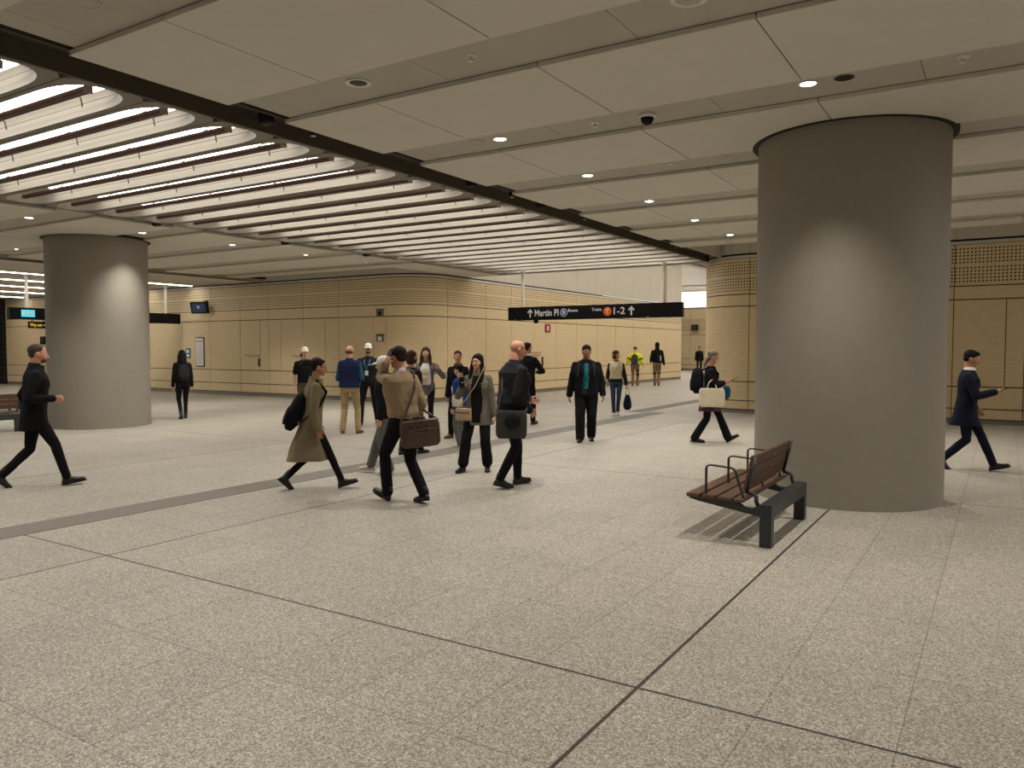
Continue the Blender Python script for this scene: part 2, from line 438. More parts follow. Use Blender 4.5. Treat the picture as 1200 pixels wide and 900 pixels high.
# ------------------------------------------------------------------ vaulted coffers
PITCH = .7655
def make_coffer(x0, x1, z, label, group):
    """one bay: flat rim with a long rounded opening, curved vault above, lamp diffuser, hanging baffle. local origin: centre of bay in y, z = rim level"""
    root = empty('ceiling_coffer', (0, 0, z), 0, label, 'ceiling light', group)
    hw, r, dep = PITCH / 2 - .004, .318, .235
    n = 14
    # outline of the opening (counter-clockwise), squircle-like ends
    def outline(s):  # s scales the opening inward
        rr = r * s; ex = .62 * s
        pts = []
        for k in range(n + 1):
            a = -PI / 2 + PI * k / n
            pts.append((x1 - .05 - .62 + ex * math.copysign(abs(math.cos(a)) ** .8, 1) if True else 0, rr * math.copysign(abs(math.sin(a)) ** .85, math.sin(a))))
        for k in range(n + 1):
            a = PI / 2 + PI * k / n
            pts.append((x0 + .05 + .62 - ex * abs(math.cos(a)) ** .8, rr * math.copysign(abs(math.sin(a)) ** .85, math.sin(a))))
        return pts
    base = outline(1.0); m = len(base)
    # outer rectangle matched point for point
    def outer(p):
        x, y = p
        if x > x1 - .05 - .62 + .001 or x < x0 + .05 + .62 - .001:
            sx = (x1 if x > 0.5 * (x0 + x1) else x0)
            t = abs(y) / r
            cx = x1 - .67 if x > .5 * (x0 + x1) else x0 + .67
            k = (abs(x - cx) / .62)
            if t >= k: return (cx + (sx - cx) * (k / max(t, 1e-6)) if t else sx, math.copysign(hw, y))
            return (sx, hw * math.copysign(t / k, y))
        return (x, math.copysign(hw, y))
    rim = MB()
    out = [outer(p) for p in base]
    for i in range(m):
        j = (i + 1) % m
        a, b_, c, d = out[i], out[j], base[j], base[i]
        rim.face([(a[0], a[1], 0), (d[0], d[1], 0), (c[0], c[1], 0), (b_[0], b_[1], 0)], 0)
    rings = []
    for s, h in ((1.0, 0), (1.0, .012), (.985, .06), (.94, .12), (.85, .17), (.70, .205), (.45, .225), (.1, .235)):
        rings.append([(x, y, h) for x, y in outline(s)])
    vault = MB()
    vault.ring_loft(rings, cap=False)
    vault.face([(x, y, .235) for x, y in outline(.1)])
    rim.box(x0, x1, hw - .003, hw, -.002, .05, 1); rim.box(x0, x1, -hw, -hw + .003, -.002, .05, 1)
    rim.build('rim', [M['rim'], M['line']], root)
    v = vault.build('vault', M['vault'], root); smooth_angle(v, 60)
    # thin joint line along the far flank
    # emissive strip standing in for the vault lit from the baffle top
    d = MB(); xa, xb = x0 + .55, x1 - .42
    prof = [(.05, .232), (.143, .226), (.19, .217), (.223, .206), (.245, .190), (.264, .170)]
    seg = 1.48; x = xb; first = True
    while x > xa + .1:
        xn = max(xa, x - (seg if not first else .42)); first = False
        for (ya, za), (yb, zb) in zip(prof, prof[1:]):
            d.face([(xn + .012, ya, za - .006), (x - .012, ya, za - .006), (x - .012, yb, zb - .006), (xn + .012, yb, zb - .006)][::-1])
        x = xn
    d.build('light_diffuser', M['led'], root)
    # seam and fixing lugs on the other flank
    sm = MB(); sm.box(x0 + .5, x1 - .3, .268, .272, .085, .091)
    x = xb - .42
    while x > xa:
        sm.tube([(x, .03, .10), (x, .12, .16), (x, .2, .11), (x - .0, .215, .03)], .008, 6); x -= seg
    sm.build('fixing_lugs', M['clip'], root)
    bf = MB(); bf.box(x0 + .27, x1 - .36, -.03, .03, .03, .075, 0); bf.box(x0 + .27, x1 - .36, -.034, -.028, .055, .08, 1)
    bf.box(x1 - .36, x1 - .345, -.04, .04, .022, .092, 2); bf.box(x0 + .255, x0 + .27, -.04, .04, .022, .092, 2)
    bf.box(x0 + .27, x1 - .36, .029, .035, .03, .08, 2)
    bf.build('baffle', [M['maroon'], M['baffle_mauve'], M['baffle_side']], root)
    return root
c0 = make_coffer(-13.33, -6.81, 4.0, 'long white vaulted ceiling coffer with a lit strip and maroon baffle', 'vaulted ceiling coffers over the concourse')
yc0 = 3.69 + PITCH / 2
ks = list(range(-9, 22))
for i, k in enumerate(ks):
    o = c0 if i == 0 else copy_tree(c0)
    o.location.y = yc0 + PITCH * k
# coffers of the tall passage beyond
c1 = make_coffer(-14.7, -7.05, 6.4, 'white vaulted coffer high over the passage behind the hanging sign', 'vaulted coffers of the far passage')
for i in range(44):
    o = c1 if i == 0 else copy_tree(c1)
    o.location.y = YE + .6 + PITCH * i
for i in range(22):
    o = copy_tree(c1); o.location.x = -7.75; o.location.y = 41.2 + PITCH * i
    o['label'] = 'white vaulted coffer at the very end of the passage, past the timber wall'; o['group'] = 'vaulted coffers at the passage end'
# unseen copy of the bay, added on the right to brighten that side
for i in range(26):
    o = copy_tree(c0); o.location.x = 15.15; o.location.y = -1.0 + PITCH * i
    o['label'] = 'long white vaulted ceiling coffer of the bay right of the big column'; o['group'] = 'vaulted coffers of the right hand bay'
# line lamps at the left
l0 = None
for i, x in enumerate((-25.3, -28.0, -30.9, -34.0, -37.4)):
    if l0 is None:
        b = MB(); b.box(-.05, .05, -27, 0, -.03, -.004, 0); l0 = b.build('linear_light', M['led_line'])
        h = MB(); h.box(-.07, .07, -27.02, .02, -.02, -.001); h.build('housing', M['white'], l0)
        o = l0
    else: o = copy_tree(l0)
    o.location = (x, YW - .25, 3.98)
    tag(o, 'long white linear ceiling lamp running towards the timber wall', 'ceiling light', 'linear lamps on the left ceiling')

# ------------------------------------------------------------------ downlights and ceiling fittings
SPOT = 185
def make_downlight():
    root = empty('downlight', (0, 0, 0), 0, None, 'ceiling light')
    r = MB(); n = 28
    def circ(rad, z): return [(rad * math.cos(2 * PI * k / n), rad * math.sin(2 * PI * k / n), z) for k in range(n)]
    r.ring_loft([circ(.085, .0), circ(.085, -.006), circ(.072, -.008), (circ(.066, -.002))], cap=False)
    r.build('trim_ring', M['white'], root)
    d = MB(); d.face(circ(.067, -.003)[::-1]); d.build('lamp_disc', M['lamp'], root)
    ld = D.lights.new('downlight_beam', 'SPOT'); ld.energy = SPOT; ld.spot_size = math.radians(102); ld.spot_blend = 1.0
    ld.shadow_soft_size = .035; ld.color = (1.0, .95, .86)
    lo = D.objects.new('beam', ld); col.objects.link(lo); lo.parent = root; lo.location = (0, 0, -.03)
    return root
dl0 = make_downlight(); first = [True]
def downlight(x, y, label, group):
    o = dl0 if first[0] else copy_tree(dl0)
    first[0] = False; o.location = (x, y, CZ + PD); tag(o, label, 'ceiling light', group)
for k in range(5): downlight(-4.87, 7.48 + 2.2 * k, 'round lit downlight in the row between the vaulted bay and the big column', 'downlights beside the vaulted bay')
downlight(-1.53, 5.2, 'round lit downlight nearest the viewer, by the round white ceiling speaker', None)
downlight(-1.53, 7.4, 'round lit downlight in front of the big right column, beside the dark oval port', None)
for k in (3, 4, 5): downlight(-1.53, 5.2 + 2.2 * k, 'round lit downlight hidden behind the big right column', 'downlights behind the right column')  # row carried on unseen, added to lift the dim right wall
for x, y in ((-4.87, 3.08), (-1.53, .8)): downlight(x, y, 'round lit downlight on the ceiling nearer than every other downlight', 'downlights above the viewer')  # added out of view to brighten the floor near the camera
for k in (0, 1, 2, 3, 4): downlight(-15.0, 7.38 + 2.2 * k, 'round lit downlight beside the left column', 'downlights beside the left column')
for k in range(-3, 4): downlight(-20.0, 9.5 + 2.2 * k, 'round lit downlight beyond the left column near the line lamps', 'downlights beyond the left column')

def lathe(name, prof, m, parent=None, n=28, loc=None):
    b = MB(); b.ring_loft([[(r * math.cos(2 * PI * k / n), r * math.sin(2 * PI * k / n), z) for k in range(n)] for r, z in prof], cap=True)
    o = b.build(name, m, parent, loc=loc); smooth_angle(o, 35); return o
def fitting(kind, x, y, label, group=None):
    z = CZ + PD
    if kind == 'speaker':
        o = lathe('ceiling_speaker', [(.125, .0), (.13, -.008), (.118, -.014), (.10, -.010), (.098, -.004)], M['white']); lathe('grille', [(.098, -.003), (.09, -.006), (.01, -.007)], M['ceil2'], o)
        tag(o, label, 'speaker', group)
    elif kind == 'round_lamp':
        o = lathe('unlit_downlight', [(.115, .0), (.118, -.008), (.10, -.012), (.082, -.004)], M['white']); lathe('lens', [(.082, -.003), (.06, -.012), (.02, -.012)], M['clip'], o); tag(o, label, 'ceiling light', group)
    elif kind == 'sprinkler':
        o = lathe('sprinkler', [(.05, .0), (.05, -.006), (.02, -.012), (.012, -.014), (.012, -.04), (.026, -.042), (.026, -.046), (.004, -.048)], M['white'])
        h = lathe('sprinkler_head', [(.01, -.012), (.01, -.035), (.024, -.041), (.024, -.045)], M['clip'], o); tag(o, label, 'sprinkler', group)
    elif kind == 'plate':
        o = lathe('cover_plate', [(.10, .0), (.10, -.005), (.088, -.006), (.085, -.003), (.01, -.003)], M['ceil2']); tag(o, label, 'cover plate', group)
    elif kind == 'camera':
        o = lathe('dome_camera', [(.085, .0), (.09, -.01), (.088, -.03), (.07, -.04)], M['white']); lathe('dome', [(.068, -.035), (.062, -.07), (.045, -.095), (.02, -.108)], M['signb'], o); tag(o, label, 'security camera', group)
    elif kind == 'hole':
        o = lathe('dark_ceiling_port', [(.085, .0), (.085, -.004), (.07, -.006), (.07, .0)], M['clip']); lathe('port_lens', [(.07, -.002), (.02, -.003)], M['black'], o); tag(o, label, 'ceiling sensor', group)
    o.location = (x, y, z)
fitting('round_lamp', -4.92, 5.24, 'unlit round recessed lamp in white ring on the near left ceiling strip')
fitting('sprinkler', -3.70, 5.25, 'small white sprinkler right of the unlit ringed lamp, nearest ceiling strip')
fitting('speaker', -1.85, 5.19, 'round white ceiling speaker with grey grille at the top edge')
fitting('plate', -5.17, 7.45, 'flat round cover plate just left of the first lit downlight')
fitting('sprinkler', -3.68, 7.48, 'small white sprinkler left of the black dome camera')
fitting('camera', -3.10, 7.49, 'black dome security camera in white ring under the ceiling')
fitting('hole', -1.23, 7.41, 'small dark oval ceiling port right of the bright downlight')
fitting('sprinkler', -.33, 7.40, 'small white sprinkler above and right of the big column')
fitting('plate', -3.0, 9.62, 'flat round cover plate close to the left side of the big column')
fitting('sprinkler', -3.7, 9.65, 'small sprinkler two ceiling strips beyond the dome camera')
fitting('sprinkler', .25, 9.7, 'small sprinkler right of the top of the big column')
fitting('sprinkler', .3, 11.9, 'small sprinkler on the second strip right of the big column')
fitting('plate', -5.37, 3.05, 'flat round cover plate on the ceiling strip nearest the viewer')
# small projectors in the dark slot
slot_spots = [(-6.55, 5.6), (-6.55, 6.25), (-6.55, 9.3), (-6.55, 10.4), (-6.55, 11.3), (-6.55, 12.9), (-6.55, 15.9), (-6.55, 17.6)]
for i, (x, y) in enumerate(slot_spots):
    if i % 2 == 0:
        b = MB(); b.box(-.07, .07, -.05, .05, -.10, .06); o = b.build('slot_bracket', M['black'], bevel=.01); nm = 'black box bracket'; ct = 'bracket'
        c_ = MB(); c_.box(-.05, .05, -.03, .03, -.115, -.1); c_.build('cover', M['slot'], o)
    else:
        o = lathe('slot_camera', [(.05, .05), (.055, 0), (.055, -.05), (.04, -.08)], M['black']); lathe('lens_ring', [(.03, -.075), (.03, -.085)], M['white'], o); nm = 'small dark dome camera'; ct = 'security camera'
    o.location = (x, y, 4.12)
    tag(o, nm + ' in the dark slot along the right edge of the vaulted bay', ct, 'black brackets in the right slot' if i % 2 == 0 else 'dome cameras in the right slot')
for i, (x, y) in enumerate([(-13.48, 8.9), (-13.48, 12.0), (-13.48, 14.6)]):
    b = MB(); b.box(-.09, .09, -.05, .05, -.12, .04); o = b.build('slot_bracket', M['black'], bevel=.01); o.location = (x, y, 4.10)
    c_ = MB(); c_.box(-.07, .07, -.03, .03, -.135, -.12); c_.build('cover', M['slot'], o)
    tag(o, 'black box bracket in the narrow slot along the left edge of the vaulted bay', 'bracket', 'black brackets in the left slot')

# ------------------------------------------------------------------ columns
for (x, y, r), lab in zip(COLS, ('massive round grey rendered column right of the slatted bench in the foreground', 'round grey column at the left, behind the striding man in black')):
    n = 96; root = empty('column', (x, y, 0), 0, lab, 'column')
    b = MB(); rings = []
    for rr, z in ((r, 0), (r, .02), (r, 1.0), (r, 2.0), (r, 3.0), (r, 4.0), (r, 4.04)):
        rings.append([(rr * math.cos(2 * PI * k / n), rr * math.sin(2 * PI * k / n), z) for k in range(n)])
    b.ring_loft(rings); o = b.build('shaft', M['concrete'], root); smooth_angle(o, 40)
    g = MB()
    def c2(rad, z): return [(rad * math.cos(2 * PI * k / n), rad * math.sin(2 * PI * k / n), z) for k in range(n)]
    g.ring_loft([c2(r - .01, 3.997), c2(r + .065, 3.997), c2(r + .065, 4.07), c2(r - .01, 4.07)], cap=False)
    g.build('shadow_gap', M['black'], root)

# ------------------------------------------------------------------ bench
def make_bench(label):
    root = empty('bench', (0, 0, 0), 0, label, 'bench')
    # local: beam along +y at x 0, seat to -x ; origin under the near leg
    f = MB(); f.box(-.05, .05, -.05, 1.33, .245, .365); f.box(-.05, .05, -.05, .05, 0, .25)
    f.build('leg_frame', M['steel'], root, bevel=.004)
    l = MB(); l.box(-.05, .05, 1.23, 1.33, 0, .245); l.build('leg', M['steel'], root, bevel=.004)
    for yy in (.035, 1.225):
        a = MB(); w = .06
        prof = [(-.05, .36), (-.09, .335), (-.13, .308), (-.20, .312), (-.255, .355), (-.30, .368), (-.66, .372), (-.69, .352), (-.60, .33), (-.05, .245)]
        a.prism([(x, yy - w / 2, z) for x, z in prof], (0, w, 0)); a.build('seat_arm', M['steel'], root, bevel=.003)
    # seat boards (run along y)
    y0, y1 = -.02, 1.60
    for (xa, xb) in ((-.70, -.58), (-.56, -.44), (-.42, -.30), (-.28, -.195)):
        s = MB(); za = .392 - (xa + .70) * .03; s.box(xa, xb, y0, y1, za - .022 if xa > -.69 else za - .026, za + .006)
        s.build('seat_slat', M['slat'], root, bevel=.005)
    # back boards
    lean = math.radians(13)
    def bp(t, off): return (-.225 + t * math.sin(lean) + off * math.cos(lean), .455 + t * math.cos(lean) - off * math.sin(lean))
    for t0, t1 in ((0, .098), (.106, .204), (.212, .31)):
        s = MB(); q = [bp(t0, 0), bp(t1, 0), bp(t1, .024), bp(t0, .024)]
        s.prism([(x, .06, z) for x, z in q], (0, 1.38, 0)); s.build('back_slat', M['slat'], root, bevel=.005)
    # brackets that carry the back and armrests
    for k, yy in enumerate((.085, .75, 1.415)):
        br = MB()
        P = [bp(.0, .034), (-.19, .435), (-.14, .425), (-.112, .40), (-.112, .36), (-.095, .32)]
        br.tube([(x, yy, z) for x, z in P], .018, 8)
        q = [bp(-.01, .026), bp(.31, .026), bp(.31, .046), bp(-.01, .046)]
        if k != 1: br.prism([(x, yy - .022, z) for x, z in q], (0, .044, 0)); br.build('back_bracket', M['steel'], root, smooth=True)
        bl = MB()
        for t in (.05, .155, .26):
            x, z = bp(t, .048); bl.cyl((x - .004, yy, z), .008, .006, .008, 8, axis='x')
        bl.build('bolts', M['bolt'], root)
        ar = MB()
        A = [(-.545, .37), (-.545, .625), (-.53, .645), (-.50, .65), (-.335, .64), (-.30, .63), (-.285, .605), (-.215, .385), (-.215, .365)]
        yb = yy - .03
        for (xa, za), (xb, zb) in zip(A, A[1:]):
            d = Vector((xb - xa, 0, zb - za)).normalized(); nn = Vector((-d.z, 0, d.x)) * .006
            br_pts = [(xa - nn.x, yb - .02, za - nn.z), (xb - nn.x, yb - .02, zb - nn.z), (xb + nn.x, yb - .02, zb + nn.z), (xa + nn.x, yb - .02, za + nn.z)]
            ar.prism(br_pts, (0, .04, 0))
        ar.build('armrest', M['steel'], root, bevel=.002)
    return root
bench = make_bench('timber slatted bench with black steel frame in front of the big right column')
bench.location = (-1.65, 6.66, 0)
bench2 = copy_tree(bench); bench2.location = (-16.8, 6.66, 0)
bench2['label'] = 'timber slatted bench behind the striding bearded man at the left edge'

# ------------------------------------------------------------------ signs
def text(body, size, m, parent, loc, rot, name='lettering', align='LEFT', sx=1.0, fit=None):
    cu = D.curves.new(name, 'FONT'); cu.body = body; cu.size = size; cu.extrude = .002; cu.align_x = align; cu.align_y = 'CENTER'
    cu.offset = size * .012
    o = D.objects.new(name, cu); col.objects.link(o); bpy.context.view_layer.update()
    me = D.meshes.new_from_object(o.evaluated_get(bpy.context.evaluated_depsgraph_get())); me.name = name
    D.objects.remove(o); D.curves.remove(cu)
    me.materials.clear(); me.materials.append(m)
    if fit:
        xs = [v.co.x for v in me.vertices]; k = fit / (max(xs) - min(xs)); o_ = min(xs)
        for v in me.vertices: v.co.x = (v.co.x - o_) * k
    o = D.objects.new(name, me); col.objects.link(o); o.parent = parent; o.location = loc; o.rotation_euler = rot; o.scale = (sx, 1, 1)
    return o
def arrow(parent, x, y, z, h, m, ang=0, name='arrow', rz=0):
    b = MB(); t = h * .09
    def R(p): c, s = math.cos(ang), math.sin(ang); return (p[0] * c - p[1] * s, 0, p[0] * s + p[1] * c)
    b.prism([R(p) for p in ((-t, -h / 2), (t, -h / 2), (t, h / 2 - t), (-t, h / 2 - t))], (0, .004, 0))
    for sg in (-1, 1):
        b.prism([R(p) for p in ((0, h / 2 + t * .6), (0, h / 2 - t * 2), (sg * h * .32, h / 2 - h * .32 - t * 2), (sg * h * .38, h / 2 - h * .34 + t * .2))], (0, .004, 0))
    o = b.build(name, m, parent, loc=(x, y, z)); o.rotation_euler = (0, 0, rz); return o
def disc(parent, x, y, z, r, m, ch, ch_m, ring):
    b = MB(); b.cyl((0, -.004, 0), r, r, .004, 32, axis='y'); o = b.build('route_symbol', ring, parent, loc=(x, y, z))
    b = MB(); b.cyl((0, -.007, 0), r * .86, r * .86, .004, 32, axis='y'); p = b.build('disc_face', m, o)
    t = text(ch, r * 1.45, ch_m, o, (0, -.009, 0), (PI / 2, 0, 0), 'letter', 'CENTER')
    return o
SX0, SX1, SY, SZ0, SZ1 = -12.68, -7.22, 20.0, 2.51, 2.905
sign = empty('hanging_sign', (SX0, SY, SZ0), 0, 'long black hanging sign with Martin Pl, Buses and Trains directions', 'sign')
W, Hh = SX1 - SX0, SZ1 - SZ0
b = MB(); b.box(0, W, -.09, .09, 0, Hh); b.build('sign_box', M['signb'], sign, bevel=.01)
yf = -.095; r90 = (PI / 2, 0, 0); zc = Hh * .5
arrow(sign, .78, yf, zc, .24, M['text'])
text('Martin Pl', .27, M['text'], sign, (.94, yf, zc), r90, fit=.80)
disc(sign, 1.915, yf, zc, .118, M['blue'], 'B', M['text'], M['text'])
text('Buses', .12, M['text'], sign, (2.06, yf, zc + .055), r90, fit=.31)
text('Trains', .12, M['text'], sign, (2.81, yf, zc + .06), r90, fit=.31)
disc(sign, 3.30, yf, zc, .125, M['orange'], 'T', M['text'], M['orange'])
text('1-2', .27, M['text'], sign, (3.49, yf, zc), r90, fit=.34)
arrow(sign, 4.02, yf, zc, .24, M['text'])
for x in (.25, 4.5):
    b = MB(); b.box(x - .04, x + .04, -.097, -.09, .01, .03); b.build('lock_plate', M['bolt'], sign)
for x in (.47, 4.93):
    b = MB(); b.cyl((x, 0, Hh), .05, .05, 4.0 - SZ1 + .02, 16); b.build('hanger_pole', M['pole'], sign, smooth=False)
b = MB(); b.ellipsoid((.93, 0, -.03), .08, .08, .07); b.build('sensor_dome', M['signb'], sign, smooth=True)
# sign at the left, running away from the viewer
XS = -26.0
s2 = empty('hanging_sign', (XS, 12.1, 2.58), 0, 'black hanging sign crossing behind the left column with lit blue symbols', 'sign')
b = MB(); b.box(-.09, .09, 0, 5.9, 0, .37); b.build('sign_box', M['signb'], s2, bevel=.01)
for y in (.55, 5.35):
    b = MB(); b.cyl((0, y, .37), .05, .05, 1.05, 16); b.build('hanger_pole', M['pole'], s2)
M['cyan'] = emit('cyan sign', (.05, .62, .80, 1), .8); M['yellow'] = mat('sign yellow', (250, 196, 30), .5); M['yel_e'] = emit('amber sign', (1.0, .62, .05, 1), .5)
b = MB(); b.box(.09, .10, .34, .74, .08, .30); sy = b.build('lit_symbol_panel', M['cyan'], s2)
for k in range(3):
    b = MB(); b.box(.10, .104, .37 + k * .12, .45 + k * .12, .13 + .03 * (k % 2), .25); b.build('pictogram', M['text'], sy)
b = MB(); b.ellipsoid((0, 4.3, -.03), .08, .08, .07); b.build('sensor_dome', M['signb'], s2, smooth=True)
# way out sign below it
s3 = empty('way_out_sign', (-26.0, 12.68, 2.31), 0, 'small black way out sign with amber letters left of the left column', 'sign')
b = MB(); b.box(-.04, .04, 0, .58, 0, .21); b.build('sign_box', M['signb'], s3, bevel=.005)
text('Way out', .15, M['yel_e'], s3, (.045, .03, .105), (PI / 2, 0, PI / 2), fit=.36)
arrow(s3, .045, .48, .105, .12, M['text'], ang=-PI / 2, rz=PI / 2)
for y in (.12, .46):
    b = MB(); b.box(-.01, .01, y - .01, y + .01, .21, .265); b.build('bracket', M['signb'], s3)

# things fixed to the timber wall
yw = YW - .031
tv = empty('wall_screen', (-24.75, yw, 3.15), 0, 'tilted black display screen bracketed high on the timber wall', 'screen')
Mt = Matrix.Scale(.85, 4) @ Matrix.Translation((0, -.35, 0)) @ Matrix.Rotation(math.radians(16), 4, 'Z') @ Matrix.Rotation(math.radians(14), 4, 'X')
b = MB(); b.box(-.42, .42, -.04, .05, -.25, .25, 0, Mt); b.build('housing', M['signb'], tv, bevel=.008)
M['screen'] = emit('screen blue', (.04, .09, .20, 1), .10); M['screen2'] = emit('screen light', (.35, .5, .8, 1), .3)
b = MB(); b.box(-.34, .34, -.045, -.041, -.19, .19, 0, Mt); s_ = b.build('display', M['screen'], tv)
b = MB(); b.ellipsoid((0, 0, 0), .07, .004, .07, M=Mt.to_3x3()); o = b.build('display_mark', M['screen2'], s_); o.location = Mt @ Vector((-.02, -.05, .03))
b = MB(); b.box(-.05, .05, -.30, 0, .12, .2); b.box(-.12, .12, -.03, 0, .05, .27); b.build('bracket', M['black'], tv)
mp = empty('map_board', (-25.15, yw, .99), 0, 'tall narrow white map board on the timber wall right of the left column', 'notice board')
b = MB(); b.box(-.25, .25, -.03, 0, 0, 1.1); b.build('frame', M['clip'], mp, bevel=.005)
b = MB(); b.box(-.22, .22, -.036, -.03, .04, 1.06); pa = b.build('map_sheet', M['white'], mp)
M['pgrey'] = mat('print grey', (150, 160, 175), .6)
b = MB(); b.box(-.17, .17, -.038, -.036, .92, .97)
for k in range(7): b.box(-.17 + .03 * (k % 3), .12 + .02 * (k % 2), -.038, -.036, .15 + k * .1, .165 + k * .1)
b.build('printing', M['pgrey'], pa)
hp = empty('help_panel', (-25.85, yw, 1.3), 0, 'small blue help panel left of the white map board', 'panel')
M['teal'] = mat('panel teal', (52, 116, 140), .5)
b = MB(); b.box(-.12, .12, -.03, 0, 0, .38); b.build('panel', M['teal'], hp, bevel=.004)
b = MB(); b.box(-.06, .06, -.034, -.03, .2, .32); b.box(-.07, .07, -.034, -.03, .06, .14); b.build('markings', M['text'], hp)
for z, lab, inner in ((2.66, 'recessed square fixture with black centre high on the timber wall', M['black']), (1.88, 'recessed square fixture with white centre below the black one', M['text'])):
    e_ = empty('wall_fixture', (-16.33, yw, z), 0, lab, 'wall fixture')
    b = MB(); b.box(-.15, .15, -.02, 0, 0, .20); b.build('plate', M['wood_d'] if 'wood_d' in M else M['line'], e_, bevel=.003)
    b = MB(); b.box(-.07, .07, -.03, -.02, .03, .16); b.build('inset', inner, e_)
    b = MB(); b.box(-.16, .16, -.024, 0, .205, .235); b.build('louvre', M['clip'], e_)
fs = empty('fire_sign', (XF + .031, 26.0, 2.28), 0, 'small red fire point sign on the receding timber wall under the hanging sign', 'sign')
b = MB(); b.box(0, .02, -.2, .2, 0, .32); b.build('sign_plate', M['red'], fs)
b = MB(); b.box(.02, .024, -.05, .05, .07, .25); b.build('symbol', M['text'], fs)
def door_marks(n, axis, p, z, w):
    """raised wording strip and pull handle of a flush timber door"""
    b = MB()
    if axis == 'y':
        x = p; b.box(x, x + w, yw - .004, yw, z, z + .018); b.box(x + .2, x + w, yw - .004, yw, z - .05, z - .032)
    else:
        y = p; b.box(XF + .031, XF + .036, y, y + w, z, z + .03); b.box(XF + .031, XF + .036, y + .05, y + w, z - .09, z - .06); b.box(XF + .031, XF + .036, y, y + w * .8, z - .16, z - .13)
    return structure(b.build('trim_%d' % n, M['maroon_t']))
door_marks(3, 'y', -22.7, 1.42, .85); door_marks(4, 'y', -20.3, 1.42, .75); door_marks(5, 'x', 24.6, 1.5, .9)
b = MB(); b.box(-21.95, -21.88, yw - .03, yw, 1.05, 1.32); o = b.build('door_pull', M['groove']); tag(o, 'small dark recessed pull on the flush timber door left of the capped staff', 'door handle')
b = MB(); b.box(XF + .03, XF + .06, 25.55, 25.65, 1.0, 1.35); o = b.build('door_pull', M['groove']); tag(o, 'small dark recessed pull beside wording on the receding timber wall', 'door handle')
# small black speaker on the far wall
b = MB(); b.box(-.25, .25, -.2, 0, 0, .45); o = b.build('wall_speaker', M['signb'], bevel=.02); o.location = (-19.6, 56.97, 3.0); tag(o, 'small black box speaker on the farthest timber wall', 'speaker')
g_ = MB(); g_.box(-.2, .2, -.21, -.2, .05, .4); g_.build('grille', M['clip'], o)
b = MB(); b.box(-.2, .2, -.04, 0, 0, .35); o = b.build('door_reader', M['signb'], bevel=.01); o.location = (-36.2, yw, 1.85); tag(o, 'small dark control unit on the timber wall above the bearded man', 'control panel')
b = MB(); b.box(-.1, .1, -.045, -.04, .08, .27); b.build('reader_face', M['clip'], o)

# ------------------------------------------------------------------ camera and render look
cam = D.cameras.new('camera'); cam.sensor_width = 36; cam.lens = 36 * 912 / 1200; cam.clip_end = 300
co = D.objects.new('camera', cam); col.objects.link(co); co.location = (0, 0, 1.68)
co.rotation_euler = (PI / 2 - math.atan(42 / 912), 0, math.radians(32.2))
sc.camera = co
wd = D.worlds.new('world'); sc.world = wd; wd.use_nodes = True
wd.node_tree.nodes['Background'].inputs[0].default_value = (1, .95, .88, 1); wd.node_tree.nodes['Background'].inputs[1].default_value = .03
sc.view_settings.view_transform = 'Standard'; sc.view_settings.look = 'None'; sc.view_settings.exposure = 0.60; sc.view_settings.gamma = 1
sc.view_settings.use_curve_mapping = False

# ====================================================================== people
def skin(name, c): return mat(name, c, .55, var=.06, scale=9, spec=.4)
SK_L = skin('skin light', (214, 168, 140)); SK_M = skin('skin tan', (190, 140, 108)); SK_D = skin('skin brown', (150, 104, 76)); SK_P = skin('skin ruddy', (206, 148, 122))
def cloth(name, c, bump=.25, bs=160, var=.10): return mat(name, c, .92, var=var, scale=5, bump=bump, bscale=bs, spec=.15)
K_BLACK = cloth('black cloth', (24, 24, 27)); K_COAL = cloth('charcoal cloth', (38, 39, 43)); K_NAVY = cloth('navy cloth', (27, 34, 56)); K_DNAVY = cloth('dark navy wool', (26, 30, 46))
K_HAIR = mat('black hair', (24, 19, 17), .65, var=.25, scale=30, bump=.6, spec=.15, bscale=90, stretch=(1, 1, .12)); K_BROWN = mat('brown hair', (66, 44, 32), .65, var=.25, scale=30, bump=.6, spec=.15, bscale=90, stretch=(1, 1, .12))
K_DBROWN = mat('dark brown hair', (42, 30, 25), .65, var=.25, scale=30, bump=.6, spec=.15, bscale=90, stretch=(1, 1, .12)); K_GREY = mat('grey blonde hair', (112, 98, 80), .6, var=.3, scale=30, bump=.6, bscale=90, stretch=(1, 1, .15))
K_SHOE = mat('black shoe leather', (20, 19, 19), .35); K_SNEAK = mat('white sneaker', (205, 200, 190), .6); K_TANSHOE = mat('tan shoe', (112, 74, 48), .5)
K_COAT = cloth('olive beige coat', (134, 122, 96)); K_BEIGE = cloth('beige knit', (158, 137, 110), bump=.5, bs=260); K_CHINO = cloth('khaki chino', (172, 150, 112))
K_OLIVE = cloth('olive trousers', (78, 76, 48)); K_GREYJ = cloth('grey denim', (104, 106, 102)); K_JEAN = cloth('blue denim', (52, 66, 90)); K_BLAZER = cloth('grey check blazer', (114, 109, 98), bump=.5, bs=320)
K_CARD = cloth('mauve grey cardigan', (112, 104, 108)); K_CREAM = cloth('cream fleece', (222, 210, 176), bump=.7, bs=200); K_TEAL = cloth('teal shirt', (28, 122, 130)); K_BLUE = cloth('royal blue jacket', (36, 68, 128))
K_WHITE = cloth('white cotton', (226, 222, 214)); K_HIVIS = cloth('hi vis yellow', (226, 238, 40)); K_WORK = cloth('worn khaki work trousers', (138, 120, 92)); K_DKH = cloth('black knee patch', (36, 34, 32))
